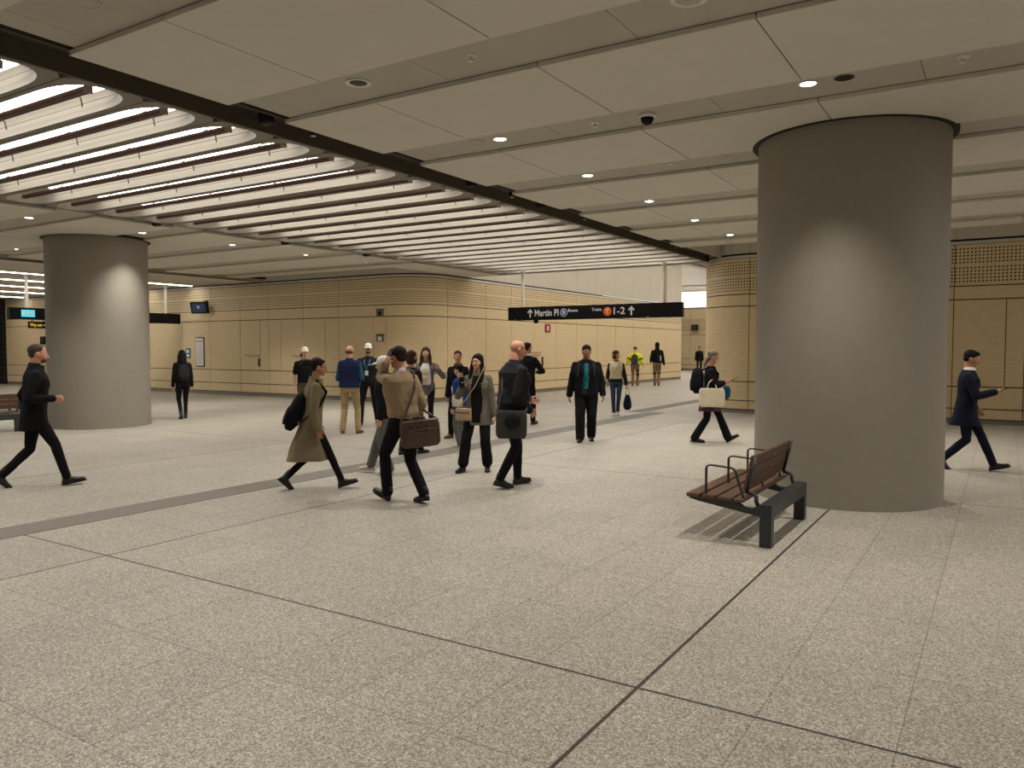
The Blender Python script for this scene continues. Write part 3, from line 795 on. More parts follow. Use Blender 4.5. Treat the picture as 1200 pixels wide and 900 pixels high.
K_CAP = mat('white cap cotton', (235, 232, 224), .8, bump=.2, bscale=200); K_LEATHER = mat('brown leather', (78, 56, 44), .45, var=.15, scale=8, bump=.3, bscale=60); K_TAN = mat('beige leather', (176, 150, 120), .45)
K_CANVAS = cloth('cream canvas', (222, 212, 186)); K_PLAID = cloth('plum plaid', (84, 56, 62), var=.3); K_MASK = mat('white mask', (224, 224, 222), .8); K_GREYBAG = cloth('dark grey nylon', (72, 72, 72)); K_TEALB = cloth('blue sleeve', (42, 84, 110))
K_EYE = mat('eye white', (225, 220, 212), .3); K_IRIS = mat('iris dark', (36, 24, 18), .2); K_LIP = mat('lip', (156, 88, 80), .5); K_GLASS = mat('black frame', (16, 15, 15), .3); K_LANY = mat('blue lanyard', (70, 140, 190), .6)
K_PHONE = mat('phone black', (18, 18, 20), .25); K_GREYSH = cloth('shirt collar pink', (196, 176, 176)); K_MAR = cloth('dark red cap', (88, 48, 48)); K_BEARD = mat('short beard', (98, 62, 42), .8, bump=.6, bscale=300)
K_BUZZ = mat('cropped hair', (58, 42, 34), .8, bump=.5, bscale=300); K_SCARF = cloth('dark scarf', (52, 55, 62)); K_VEST = cloth('quilted navy', (28, 36, 66))

TO_BAKE = []
def bake_all():
    bpy.context.view_layer.update()
    dg = bpy.context.evaluated_depsgraph_get(); new = []
    for o in TO_BAKE:
        me = D.meshes.new_from_object(o.evaluated_get(dg)); me.name = o.name; new.append(me)
    for o, me in zip(TO_BAKE, new):
        o.modifiers.clear(); o.data = me
        for p in me.polygons: p.use_smooth = True
FOLDS = D.textures.new('folds', 'CLOUDS'); FOLDS.noise_scale = .11; FOLDS.noise_depth = 2
PUFF = D.textures.new('puff', 'CLOUDS'); PUFF.noise_scale = .05

class Shape(MB):
    """solid made of overlapping tapered volumes, melted to one skin by a voxel remesh"""
    def chain(s, pts, rad, n=14, flat=None):
        """tapered limb through pts; rad per point; round ends"""
        pts = [Vector(p) for p in pts]; P = []; R = []
        for i in range(len(pts) - 1):
            k = 4
            for j in range(k):
                t = j / k; P.append(pts[i].lerp(pts[i + 1], t)); R.append(rad[i] * (1 - t) + rad[i + 1] * t)
        P.append(pts[-1]); R.append(rad[-1])
        s.tube(P, R, n)
        for p, r in ((pts[0], rad[0]), (pts[-1], rad[-1])): s.ellipsoid(p, r * .99, r * .99, r * .99, 12, 8)
        for p, r in zip(pts[1:-1], rad[1:-1]): s.ellipsoid(p, r * 1.0, r * 1.0, r * 1.0, 12, 8)
    def stack(s, rings, T, n=24):
        """rings (z, a, b, cy[, cx]) of a torso-like loft"""
        L = []
        for r in rings:
            z, a, b, cy = r[:4]; cx = r[4] if len(r) > 4 else 0
            e = 2.15; ring = []
            for k in range(n):
                t = 2 * PI * k / n; c, q = math.cos(t), math.sin(t)
                ring.append(T(Vector((cx + a * math.copysign(abs(c) ** (2 / e), c), cy + b * math.copysign(abs(q) ** (2 / e), q), z))))
            L.append(ring)
        s.ring_loft(L)
    def finish(s, name, m, parent, voxel, smooth=4, folds=0.0, tex=None):
        o = s.build(name, m, parent)
        md = o.modifiers.new('remesh', 'REMESH'); md.mode = 'VOXEL'; md.voxel_size = voxel; md.use_smooth_shade = True
        if smooth:
            sm = o.modifiers.new('smooth', 'SMOOTH'); sm.iterations = smooth; sm.factor = .5
        if folds:
            dp = o.modifiers.new('folds', 'DISPLACE'); dp.texture = tex or FOLDS; dp.strength = folds; dp.mid_level = .5; dp.texture_coords = 'LOCAL'
        TO_BAKE.append(o); return o

def ik(a, b, l1, l2, pole):
    """middle joint of a two-bone chain from a to b bending towards pole"""
    a, b, pole = Vector(a), Vector(b), Vector(pole); d = b - a; L = min(d.length, (l1 + l2) * .999)
    b = a + d.normalized() * L; x = (l1 * l1 - l2 * l2 + L * L) / (2 * L); h = math.sqrt(max(l1 * l1 - x * x, 0))
    dn = d.normalized(); u = pole - dn * pole.dot(dn); u.normalize()
    return a + dn * x + u * h, b

CAMXY = Vector((0, 0))
class Person:
    def __init__(P, pos, face, H=1.70, label='', build=1.0, female=False, lean=4, twist=0, head=(0, 0), feet=None, hands=None, skin_m=None, vox=.006, group=None, hipdrop=0.0, flip=False, curl=None):
        """face: degrees clockwise from looking straight away from the viewer (90 = towards picture right, 180 = towards viewer)"""
        P.s = s = H / 1.75; P.vox = vox; P.b = build; P.f = female; P.lean = math.radians(lean)
        P.skin_m = skin_m or SK_L
        phi = math.atan2(pos[1], pos[0]) - math.radians(face)
        P.loc = (pos[0], pos[1], 0); P.rz = phi - PI / 2
        P.hz = (.925 - hipdrop) * s
        def T(v):
            v = Vector(v)
            z0 = P.hz
            v.z -= hipdrop * s
            if v.z > z0:
                q = Matrix.Rotation(-P.lean, 3, 'X'); w = v - Vector((0, 0, z0)); k = min(1, (v.z - z0) / (.12 * s))
                tw = Matrix.Rotation(math.radians(twist) * min(1, (v.z - z0) / (.4 * s)), 3, 'Z')
                v = Vector((0, 0, z0)) + (Matrix.Rotation(-P.lean * (.5 + .5 * k), 3, 'X') @ (tw @ w))
            return v
        P.T = T
        sw = (.158 if female else .178) * s * (1 + (build - 1) * .6); P.sw = sw
        hw = .092 * s * (1 + (build - 1) * .5)
        # legs : feet = ((lat, fwd, lift, pitch, yaw), ...) right then left ; ankle targets
        feet = feet or ((.10, .0, 0, 0, 8), (-.10, .0, 0, 0, -8))
        P.ank = []; P.knee = []; P.hip = []; P.footM = []
        for i, (sg, f) in enumerate(zip((1, -1), feet)):
            lat, fwd, lift, pitch, yaw = f
            Rm = Matrix.Rotation(math.radians(-yaw), 3, 'Z') @ Matrix.Rotation(math.radians(-pitch), 3, 'X')
            # pivot: ball of foot when pitch>0, heel when pitch<0
            piv = Vector((0, .13, -.085)) * s if pitch > 0 else Vector((0, -.06, -.085)) * s
            base = Vector((lat * s, fwd * s, .085 * s + lift * s))
            a = base + piv - Rm @ piv if True else base
            hip = Vector((sg * hw, 0, P.hz))
            k, a2 = ik(hip, a, .445 * s, .42 * s, (sg * .03, 1, 0))
            P.hip.append(hip); P.knee.append(k); P.ank.append(a2); P.footM.append(Rm)
        # arms : hands = ((x,y,z), pole, ...) in units of height 1.75, wrist targets in body frame (absolute, not leaned)
        hands = hands or (dict(p=(.225, .05, .84)), dict(p=(-.225, .05, .84)))
        P.sh = []; P.elb = []; P.wr = []; P.hd = hands
        for sg, h in zip((1, -1), hands):
            sh = T(Vector((sg * sw, -.005, 1.378 * s)))
            w = Vector(h['p']) * s; pole = h.get('pole', (sg * .2, -1, -.3))
            e, w2 = ik(sh, w, .29 * s, .255 * s, pole)
            P.sh.append(sh); P.elb.append(e); P.wr.append(w2)
        P.neck = T(Vector((0, -.01, 1.49 * s)))
        yaw, pit = head
        P.hc = T(Vector((0, .012, 1.632 * s)))
        P.hM = Matrix.Rotation(-math.radians(yaw), 3, 'Z') @ Matrix.Rotation(math.radians(pit) - P.lean * .3, 3, 'X')
        P.root = None
        P.make_body(label, group)
    def H_(P, x, y, z): return P.hc + P.hM @ (Vector((x, y, z)) * P.s)
    def torso(P, off=0.0, z0=None, z1=None):
        s, bb = P.s, P.b
        if P.f: R = [(.84, .155, .115, -.005), (.92, .168, .120, -.008), (1.00, .150, .108, 0), (1.08, .126, .096, .002), (1.16, .130, .098, .002), (1.26, .150, .118, .014), (1.33, .152, .112, .010), (1.385, .132, .088, -.004), (1.43, .098, .07, -.01), (1.47, .062, .056, -.012)]
        else: R = [(.84, .150, .110, 0), (.92, .163, .118, -.004), (1.00, .158, .112, 0), (1.08, .152, .108, .004), (1.18, .160, .112, .004), (1.28, .176, .122, .006), (1.35, .176, .114, .002), (1.40, .150, .094, -.006), (1.435, .112, .074, -.01), (1.475, .068, .060, -.012)]
        out = []
        for z, a, b, cy in R:
            if z0 is not None and z < z0: continue
            if z1 is not None and z > z1: continue
            kb = bb if z < 1.36 else 1 + (bb - 1) * .5
            out.append((z * s, (a * kb + off) * s, (b * (1 + (kb - 1) * 1.3) + off) * s, (cy + (kb - 1) * .10 * (z < 1.3)) * s))
        return out
    def make_body(P, label, group):
        s = P.s; B = Shape()
        B.stack(P.torso(-.008), P.T)
        for h, k, a in zip(P.hip, P.knee, P.ank):
            B.chain([h + Vector((0, 0, -.02 * s)), h.lerp(k, .5), k, k.lerp(a, .35), a], [.068 * s * P.b ** .5, .056 * s, .040 * s, .038 * s, .028 * s])
        for a, M_ in zip(P.ank, P.footM):   # foot core
            B.chain([a, a + M_ @ (Vector((0, .10, -.045)) * s), a + M_ @ (Vector((0, .165, -.06)) * s)], [.026 * s, .024 * s, .016 * s])
        for sg, sh, e, w in zip((1, -1), P.sh, P.elb, P.wr):
            B.chain([sh, sh.lerp(e, .5), e, e.lerp(w, .35), w], [.052 * s, .043 * s, .036 * s, .036 * s, .024 * s])
        # neck and head
        nr = (.048 if P.f else .056) * s * (1 + (P.b - 1) * .5)
        B.chain([P.neck, P.H_(0, -.022, -.055)], [nr * 1.12, nr])
        M3 = P.hM
        def el(x, y, z, a, b, c): B.ellipsoid(P.H_(x, y, z), a * s, b * s, c * s, 22, 16, M=M3)
        fat = 1 + (P.b - 1) * .6
        el(0, -.016, .036, .074, .094, .082)          # skull
        el(0, .020, -.010, .064 * fat, .072, .078)           # face
        el(0, .034, -.062, .046 * fat, .050, .038)           # jaw
        el(0, .066, -.088, .022, .018, .018)           # chin
        el(.031, .058, -.030, .024 * fat, .022, .024); el(-.031, .058, -.030, .024 * fat, .022, .024)   # cheeks
        el(0, .078, .028, .046, .014, .010)           # brow
        B.chain([P.H_(0, .086, .012), P.H_(0, .100, -.016), P.H_(0, .107, -.030)], [.007 * s, .010 * s, .0125 * s], 8)  # nose
        el(.011, .096, -.034, .009, .010, .008); el(-.011, .096, -.034, .009, .010, .008)
        el(0, .083, -.058, .021, .011, .010)          # mouth mound
        for sg in (1, -1):                              # ears
            el(sg * .076, -.008, -.008, .010, .020, .031); el(sg * .082, -.014, .006, .006, .015, .018)
        # hands
        for i, (sg, e, w) in enumerate(zip((1, -1), P.elb, P.wr)): P.hand(B, sg, e, w, P.hd[i])
        o = B.finish('person', P.skin_m, None, P.vox, 2)
        o.location = P.loc; o.rotation_euler = (0, 0, P.rz)
        tag(o, label, 'person', group); P.root = o
        P.W = Matrix.Translation(P.loc) @ Matrix.Rotation(P.rz, 4, 'Z')
        # eyes, brows, lips
        if P.vox < .0085:
            for sg in (1, -1):
                b = MB(); b.ellipsoid(P.H_(sg * .031, .0745, .008), .0135 * s, .010 * s, .0085 * s, 12, 8, 0, M3); b.ellipsoid(P.H_(sg * .031, .0825, .008), .0062 * s, .004 * s, .0062 * s, 10, 6, 1, M3)
                b.build('eye', [K_EYE, K_IRIS], o, smooth=True)
            b = MB(); b.ellipsoid(P.H_(0, .0925, -.055), .021 * s, .006 * s, .0042 * s, 12, 6, 0, M3); b.ellipsoid(P.H_(0, .091, -.063), .018 * s, .006 * s, .0048 * s, 12, 6, 0, M3); b.build('lips', K_LIP, o, smooth=True)
    def hand(P, B, sg, e, w, h):
        """palm, four fingers and a thumb; h: curl 0..1, palm = direction the palm faces"""
        s = P.s; d = h.get('dir'); d = Vector(d).normalized() if d else (w - e).normalized()
        n = Vector(h.get('palm', (-sg, .15, 0))); n = (n - d * n.dot(d)).normalized()
        side = d.cross(n).normalized()
        # thumb side: forward-ish (+y) for hanging arms
        if h.get('thumb'): ts = 1 if side.dot(Vector(h['thumb'])) > 0 else -1
        else: ts = 1 if side.y > 0 else -1
        side *= ts
        curl = h.get('curl', .45)
        pc = w + d * .045 * s
        rot = Matrix((side, d, n)).transposed()
        B.ellipsoid(pc, .037 * s, .052 * s, .0145 * s, 16, 10, M=rot)
        B.ellipsoid(w + d * .062 * s, .037 * s, .028 * s, .0125 * s, 16, 10, M=rot)
        lens = (.066, .074, .069, .054)
        for k in range(4):
            off = (.0275 - .0185 * k) * s
            base = w + d * (.080 - .004 * abs(k - 1)) * s + side * off
            dd = (d + side * (.10 - .07 * k)).normalized(); p = base; pts = [w + d * .05 * s + side * off * .9, base]; a = curl * (.85 + .06 * k)
            for j, fr in enumerate((.42, .32, .26)):
                ang = a * (50, 62, 40)[j] * PI / 180; q = Quaternion(side, ang); dir1 = q @ dd
                if dir1.dot(n) < dd.dot(n): dir1 = Quaternion(side, -ang) @ dd
                dd = dir1; p = p + dd * lens[k] * fr * s * 1.05; pts.append(p)
            B.chain(pts, [.0088 * s, .0088 * s, .0083 * s, .0076 * s, .0066 * s], 8)
        t0 = w + d * .022 * s + side * .024 * s; t1 = t0 + (side * .8 + d * .75 + n * .25).normalized() * .034 * s
        t2 = t1 + (side * .35 + d * 1.0 + n * (.25 + curl * .6)).normalized() * .03 * s; t3 = t2 + (d + n * (.3 + curl * .7) - side * .1).normalized() * .025 * s
        B.chain([t0, t1, t2, t3], [.014 * s, .0112 * s, .0098 * s, .0078 * s], 8)
    # ---- clothing
    def trousers(P, m, thigh=.088, knee=.064, hem=.055, name='trousers', folds=.012, hemz=0.0):
        s = P.s; B = Shape(); B.stack([r for r in P.torso(.008) if r[0] <= 1.01 * s], P.T)
        for h, k, a in zip(P.hip, P.knee, P.ank):
            e = k.lerp(a, 1 - hemz)
            B.chain([h + Vector((0, 0, .0)), h.lerp(k, .35), k, k.lerp(e, .5), e + (e - k).normalized() * -.002], [thigh * s * P.b ** .7, thigh * .93 * s * P.b ** .5, knee * s, (knee * .45 + hem * .55) * s, hem * s])
        o = B.finish(name, m, P.root, P.vox * 1.4, 3, folds); return o
    def top(P, m, hem=.93, off=.016, sleeve=(.060, .052, .042), cuff=1.0, name='jacket', skirt=None, folds=.014, collar=None, tex=None, sleeves=True, z1=None):
        """upper garment; hem height, skirt rings below the hip, sleeve radii shoulder/elbow/cuff, cuff = share of forearm covered (0.5..2 counts upper arm as 0..1)"""
        s = P.s; B = Shape()
        R = [r for r in P.torso(off, z1=z1) if r[0] >= hem * s - 1e-4]
        if skirt: R = [(z * s, a * s, b * s, cy * s, cx * s) for z, a, b, cy, cx in skirt] + R
        else: R = [(hem * s,) + tuple(R[0][1:])] + R if R[0][0] > hem * s + .01 else R
        B.stack(R, P.T); P.rings = R
        if sleeves:
            for sh, e, w in zip(P.sh, P.elb, P.wr):
                inn = Vector((sh.x * .55, sh.y, sh.z + .022 * s))
                if cuff <= 1: c = sh.lerp(e, cuff); B.chain([inn, sh, sh.lerp(e, cuff * .5), c], [sleeve[0] * s * .72, sleeve[0] * s * .96, (sleeve[0] * .6 + sleeve[1] * .4) * s, sleeve[1] * s])
                else:
                    c = e.lerp(w, cuff - 1)
                    B.chain([inn, sh, sh.lerp(e, .5), e, e.lerp(c, .5), c], [sleeve[0] * s * .72, sleeve[0] * s * .96, (sleeve[0] + sleeve[1]) / 2 * s, sleeve[1] * s, (sleeve[1] + sleeve[2]) / 2 * s, sleeve[2] * s])
        o = B.finish(name, m, P.root, P.vox * 1.3, 3, folds, tex)
        if collar: P.collar(*collar)
        return o
    def collar(P, m, r=.066, h=.05, z=1.47, name='collar', open_=0.0, th=.010):
        s = P.s; b = MB(); n = 24; rings = []
        for rr, zz in ((r + .012, z - .02), (r, z + h), (r - th, z + h), (r - th, z - .02)):
            rings.append([P.T(Vector((rr * s * math.cos(2 * PI * k / n), (rr * 1.0 * math.sin(2 * PI * k / n) - .008 + (.012 if k in (5, 6, 7) else 0)) * s, (zz - (open_ if 3 <= k <= 9 else 0)) * s))) for k in range(n)])
        rings.append(rings[0]); b.ring_loft(rings, cap=False); return b.build(name, m, P.root, smooth=True)
    def front(P, m, w=.06, z0=.98, z1=1.44, name='shirt', out=.010, cx=0.0):
        """shirt front seen between open jacket edges"""
        s = P.s; B = Shape(); R = []
        rings = P.rings
        for k in range(24):
            z = (z0 + (z1 - z0) * k / 23) * s
            for q0, q1 in zip(rings, rings[1:]):
                if q0[0] <= z <= q1[0]:
                    t = (z - q0[0]) / max(q1[0] - q0[0], 1e-6); q = [q0[i] * (1 - t) + q1[i] * t for i in range(4)]
                    d = q[2] + out * s; R.append((z, w * s * (1 if z < 1.3 * s else 1 - .35 * (z / s - 1.3) / .14), d / 2, q[3] + d / 2, cx * s)); break
        B.stack(R, P.T, 16); return B.finish(name, m, P.root, P.vox * 1.2, 2)
    def shoes(P, m, name='shoe', sole=None, boot=False, w=.046):
        s = P.s
        for a, M_ in zip(P.ank, P.footM):
            B = Shape(); f = lambda x, y, z: a + M_ @ (Vector((x, y, z)) * s)
            B.chain([f(0, -.035, -.052), f(0, .03, -.052), f(0, .10, -.058), f(0, .165, -.062)], [.036 * s, .038 * s, w * .92 * s, .034 * s])
            B.chain([f(0, .0, -.02), f(0, .09, -.052)], [.043 * s, .038 * s])
            B.chain([f(0, -.012, .05 if not boot else .09), f(0, -.012, -.04)], [.044 * s if boot else .038 * s, .042 * s])
            # flatten under the sole
            B.v = [tuple(a + M_ @ Vector((q.x, q.y, max(q.z, -.082 * s)))) for q in (M_.transposed() @ (Vector(v) - a) for v in B.v)]
            o = B.finish(name, m, P.root, P.vox * 1.0, 2)
            b = MB(); n = 20; rr = []
            for z in (-.085, -.070):
                rr.append([f(.043 * math.cos(2 * PI * k / n) * (1.12 if math.sin(2 * PI * k / n) > 0 else .9), .062 + .142 * math.sin(2 * PI * k / n), z) for k in range(n)])
            b.ring_loft(rr); b.build('sole', sole or K_SHOE, o)
    # ---- hair
    def hair(P, m, style='short', name='hair'):
        s = P.s; B = Shape(); M3 = P.hM
        def el(x, y, z, a, b, c): B.ellipsoid(P.H_(x, y, z), a * s, b * s, c * s, 22, 14, M=M3)
        if style in ('short', 'full'):
            k = 1.0 if style == 'short' else 1.05
            el(0, -.026, .050, .081 * k, .096 * k, .083 * k); el(0, .030, .086, .060 * k, .052, .034 * k); el(0, -.062, .0, .070, .050, .060)
        elif style == 'buzz':
            el(0, -.024, .046, .0775, .094, .081); el(0, -.06, .005, .066, .046, .055)
        elif style == 'fringe':      # bald crown, hair round the back
            el(0, -.052, .0, .079, .062, .042)
        elif style == 'bob':
            el(0, -.022, .046, .084, .100, .088); el(0, -.045, -.03, .088, .068, .095); el(.062, .010, -.03, .024, .045, .075); el(-.062, .010, -.03, .024, .045, .075); el(0, .045, .082, .05, .04, .03)
        elif style == 'long':
            el(0, -.024, .048, .084, .100, .086); el(0, .040, .084, .052, .042, .028)
            B.chain([P.H_(0, -.05, .03), P.H_(0, -.075, -.08), P.H_(0, -.095, -.2), P.H_(0, -.10, -.30)], [.075 * s, .078 * s, .07 * s, .05 * s])
            for sg in (1, -1): B.chain([P.H_(sg * .062, .0, .05), P.H_(sg * .078, .0, -.03), P.H_(sg * .088, .012, -.12), P.H_(sg * .092, .035, -.22), P.H_(sg * .085, .05, -.30)], [.026 * s, .030 * s, .034 * s, .032 * s, .02 * s])
        elif style == 'longback':
            el(0, -.024, .048, .084, .100, .086); el(0, .038, .084, .052, .042, .028)
            B.chain([P.H_(0, -.05, .03), P.H_(0, -.075, -.08), P.H_(0, -.095, -.17), P.H_(0, -.10, -.25)], [.08 * s, .085 * s, .075 * s, .05 * s])
            for sg in (1, -1): B.chain([P.H_(sg * .066, -.01, .04), P.H_(sg * .08, -.015, -.04), P.H_(sg * .08, -.03, -.15)], [.026 * s, .030 * s, .03 * s])
        elif style == 'pony':
            el(0, -.028, .048, .081, .098, .085); el(0, .034, .084, .05, .04, .025); el(0, -.060, -.005, .062, .045, .05)
            B.chain([P.H_(0, -.11, .04), P.H_(0, -.15, .02), P.H_(0, -.165, -.05), P.H_(0, -.15, -.13)], [.03 * s, .04 * s, .036 * s, .018 * s])
        elif style == 'bun':
            el(0, -.028, .048, .081, .098, .085); el(0, .034, .084, .05, .04, .025); el(0, -.060, -.005, .062, .045, .05)
            B.chain([P.H_(0, -.10, .05), P.H_(0, -.16, .045), P.H_(0, -.20, .02)], [.045 * s, .055 * s, .035 * s])
        elif style == 'low':
            el(0, -.028, .048, .081, .098, .085); el(0, .034, .084, .05, .04, .025); el(0, -.060, -.02, .066, .05, .07)
            B.chain([P.H_(0, -.09, -.05), P.H_(0, -.10, -.13), P.H_(0, -.10, -.22)], [.04 * s, .035 * s, .018 * s])
        return B.finish(name, m, P.root, P.vox * .9, 2, .006, PUFF)
    def cap(P, m, name='cap'):
        s = P.s; B = Shape(); M3 = P.hM
        B.ellipsoid(P.H_(0, -.016, .052), .084 * s, .102 * s, .082 * s, 24, 16, M=M3)
        # brim: curved slab
        for k in range(7):
            x = (-.054 + .018 * k); B.chain([P.H_(x, .055, .050 - abs(x) * .25), P.H_(x * .95, .145 - abs(x) * .45, .040 - abs(x) * .35)], [.010 * s, .007 * s], 8)
        lo = P.H_(0, 0, .028); up = P.hM @ Vector((0, 0, 1))
        return B.finish(name, m, P.root, P.vox * .9, 2)
    def hood(P, m):
        s = P.s; B = Shape(); B.ellipsoid(P.H_(0, -.025, .035), .098 * s, .112 * s, .108 * s, 22, 14, M=P.hM)
        B.chain([P.H_(0, -.04, 0), P.H_(0, -.045, -.09), P.T(Vector((0, -.03, 1.46 * s)))], [.09 * s, .085 * s, .10 * s]); return B.finish('hood', m, P.root, P.vox * 1.2, 3, .008)
    def glasses(P, m=None):
        s = P.s; b = MB()
        for sg in (1, -1):
            c = P.H_(sg * .032, .094, .006); pts = [P.H_(sg * .032 + .021 * math.cos(t), .094, .006 + .015 * math.sin(t)) for t in [2 * PI * k / 14 for k in range(15)]]
            b.tube(pts, .0022 * s, 6); b.tube([P.H_(sg * .053, .092, .010), P.H_(sg * .078, .06, .012), P.H_(sg * .082, -.01, .004)], .0022 * s, 6)
        b.tube([P.H_(-.011, .096, .009), P.H_(.011, .096, .009)], .0022 * s, 6); return b.build('glasses', m or K_GLASS, P.root)
    def part(P, b, name, m, voxel=None, smooth=3, folds=0):
        return b.finish(name, m, P.root, voxel or P.vox, smooth, folds)
    def thing(P, name, label, cat, group=None):
        """top-level object in this person's frame (a bag carried, a phone held)"""
        o = empty(name, P.loc, P.rz, label, cat, group); return o

def softbox(B, c, a, b, h, M=None, e=3.2, n=28, taper=.92):
    """rounded box volume centred at c: half sizes a (x), b (y), h (z)"""
    c = Vector(c); rings = []
    for k in range(9):
        t = -1 + 2 * k / 8; f = (1 - abs(t) ** 3.2) ** .5 if abs(t) < 1 else .0
        f = max(f, .45) if e < 3.9 else max((1 - abs(t) ** 10) ** .3, .86); tp = 1 - (1 - taper) * (t + 1) / 2; ring = []
        for j in range(n):
            q = 2 * PI * j / n; cx, cy = math.cos(q), math.sin(q)
            v = Vector((a * f * tp * math.copysign(abs(cx) ** (2 / e), cx), b * f * math.copysign(abs(cy) ** (2 / e), cy), h * t))
            ring.append((M @ v if M else v) + c)
        rings.append(ring)
    B.ring_loft(rings)

def backpack(P, m, label, H=.46, W=.15, Dp=.085, z=1.17, y=-.21, pocket=True, strapm=None, tilt=0, drop=0, x=0, group=None):
    s = P.s; bag = P.thing('backpack', label, 'backpack', group)
    R = Matrix.Rotation(-P.lean + math.radians(tilt), 3, 'X')
    c = P.T(Vector((x, y, z)) * s)
    B = Shape(); softbox(B, c, W * s, Dp * s, H / 2 * s, R, taper=.80); B.finish('bag_body', m, bag, .009, 4, .01)
    if pocket:
        B = Shape(); softbox(B, c + R @ (Vector((0, -Dp * .85, -H * .14)) * s), W * .78 * s, .035 * s, H * .26 * s, R); B.finish('front_pocket', m, bag, .009, 3)
    for sg in (1, -1):
        S = Shape(); top = c + R @ (Vector((sg * W * .5, Dp * .7, H * .42)) * s); sh = P.T(Vector((sg * .105, -.0, 1.465)) * s); fr = P.T(Vector((sg * .12, .135 + (P.b - 1) * .15, 1.33)) * s)
        lo = P.T(Vector((sg * .165 * P.b, .06, 1.12)) * s); bk = c + R @ (Vector((sg * W * .85, Dp * .6, -H * .35)) * s)
        S.chain([top, sh, fr, lo, bk], [.017 * s, .018 * s, .017 * s, .012 * s, .01 * s]); S.finish('strap', strapm or m, bag, .008, 2)
    S = Shape(); t = c + R @ (Vector((0, 0, H / 2)) * s)
    S.chain([t + Vector((-.03, 0, -.01)), t + Vector((-.02, -.01, .03)), t + Vector((.02, -.01, .03)), t + Vector((.03, 0, -.01))], [.008] * 4); S.finish('grab_handle', strapm or m, bag, .006, 1)
    return bag
def phone(P, w, M_, label, group=None):
    ph = P.thing('smartphone', label, 'phone', group)
    b = MB(); b.box(-.036, .036, -.0045, .0045, -.074, .074, 0, Matrix.Translation(w) @ M_.to_4x4()); b.build('case', K_PHONE, ph, bevel=.003)
    b = MB(); b.box(-.032, .032, .0045, .0052, -.068, .068, 0, Matrix.Translation(w) @ M_.to_4x4()); b.build('phone_screen', M['screen'], ph); return ph
def strap(bag, pts, r, m, name='strap', flat=.45):
    b = Shape(); b.chain(pts, [r] * len(pts)); return b.finish(name, m, bag, max(.006, r * .6), 1)

WALK = lambda a, b, rp=-14, bp=38, lat=.07: ((lat, a, 0, rp, 6), (-lat, b, 0, bp, -6))     # right foot forward
WALKL = lambda a, b, rp=-14, bp=38, lat=.07: ((lat, b, 0, bp, 6), (-lat, a, 0, rp, -6))    # left foot forward

# 1 man striding at the left edge, facing right
p = Person((-9.91, 4.87), 90, 1.76, 'bearded man in black jacket striding past the left column', lean=4, head=(0, -2), feet=WALK(.34, -.44, -10, 42), skin_m=SK_P, vox=.005, hipdrop=.035,
           hands=(dict(p=(.20, .20, 1.07), curl=.7, palm=(-1, .2, 0)), dict(p=(-.24, -.02, .86))))
p.hair(K_BUZZ, 'buzz'); p.trousers(K_BLACK, thigh=.09, knee=.06, hem=.05); p.shoes(K_SHOE, boot=True)
p.top(K_BLACK, name='coat', hem=.92, off=.024, cuff=1.96, sleeve=(.068, .056, .046), skirt=[(.72, .18, .165, .0, 0), (.80, .178, .152, -.004, 0)]); p.collar(K_BLACK, .078, .07, 1.46, open_=.03)
B = Shape(); B.ellipsoid(p.H_(0, .046, -.068), .05, .046, .036, M=p.hM); p.part(B, 'beard', K_BEARD)

# 2 woman with backpack walking away beyond the left column
p = Person((-16.42, 11.43), -8, 1.63, 'person with long black hair walking away right of the left column', female=True, feet=WALK(.14, -.14, -5, 25, .07), vox=.008)
p.hair(K_HAIR, 'longback'); p.trousers(K_BLACK, knee=.058, hem=.045); p.shoes(K_SHOE)
p.top(K_BLACK, hem=.95, off=.03, cuff=1.95, sleeve=(.066, .06, .044))
backpack(p, K_COAL, 'black backpack on the long haired person right of the left column', H=.42, W=.15)

# 3 woman in long coat, facing right
p = Person((-6.94, 6.54), 84, 1.60, 'woman in long olive beige coat and glasses striding right', female=True, lean=7, head=(0, -4), feet=WALK(.40, -.42, -16, 44), skin_m=SK_M, vox=.005, hipdrop=.04,
           hands=(dict(p=(.21, .06, .80)), dict(p=(-.21, .10, .82))))
p.hair(K_DBROWN, 'bun'); p.glasses(); p.trousers(K_BLACK, thigh=.078, knee=.052, hem=.042); p.shoes(K_SHOE, boot=True)
p.top(K_COAT, name='long_coat', hem=.93, off=.024, cuff=1.96, sleeve=(.066, .060, .054), skirt=[(.42, .20, .275, -.055, 0), (.55, .195, .24, -.05, 0), (.70, .185, .20, -.035, 0), (.84, .18, .155, -.018, 0)], folds=.02); p.collar(K_COAT, .082, .07, 1.44, open_=.02, th=.014)
backpack(p, K_BLACK, 'black backpack slung on the woman in the olive beige coat', H=.50, W=.15, Dp=.09, z=1.03, y=-.215, tilt=-16)

# 4 staff member with white cap, behind the coat woman
p = Person((-13.02, 12.1), 176, 1.70, 'staff member in white cap and black polo, smiling, behind the coated woman', head=(0, 0), skin_m=SK_L, vox=.007, hands=(dict(p=(.24, -.02, .86)), dict(p=(-.24, -.02, .86))))
p.cap(K_CAP); p.glasses(); p.trousers(K_OLIVE); p.shoes(K_SHOE); p.top(K_BLACK, name='polo_shirt', hem=.95, off=.016, cuff=.72, sleeve=(.066, .060, .05), collar=(K_BLACK, .064, .03, 1.45))
B = Shape(); B.chain([p.H_(.05, -.07, -.0), p.H_(.075, -.08, -.04), p.H_(.07, -.085, -.09)], [.03, .028, .015]); p.part(B, 'hair', K_BROWN)

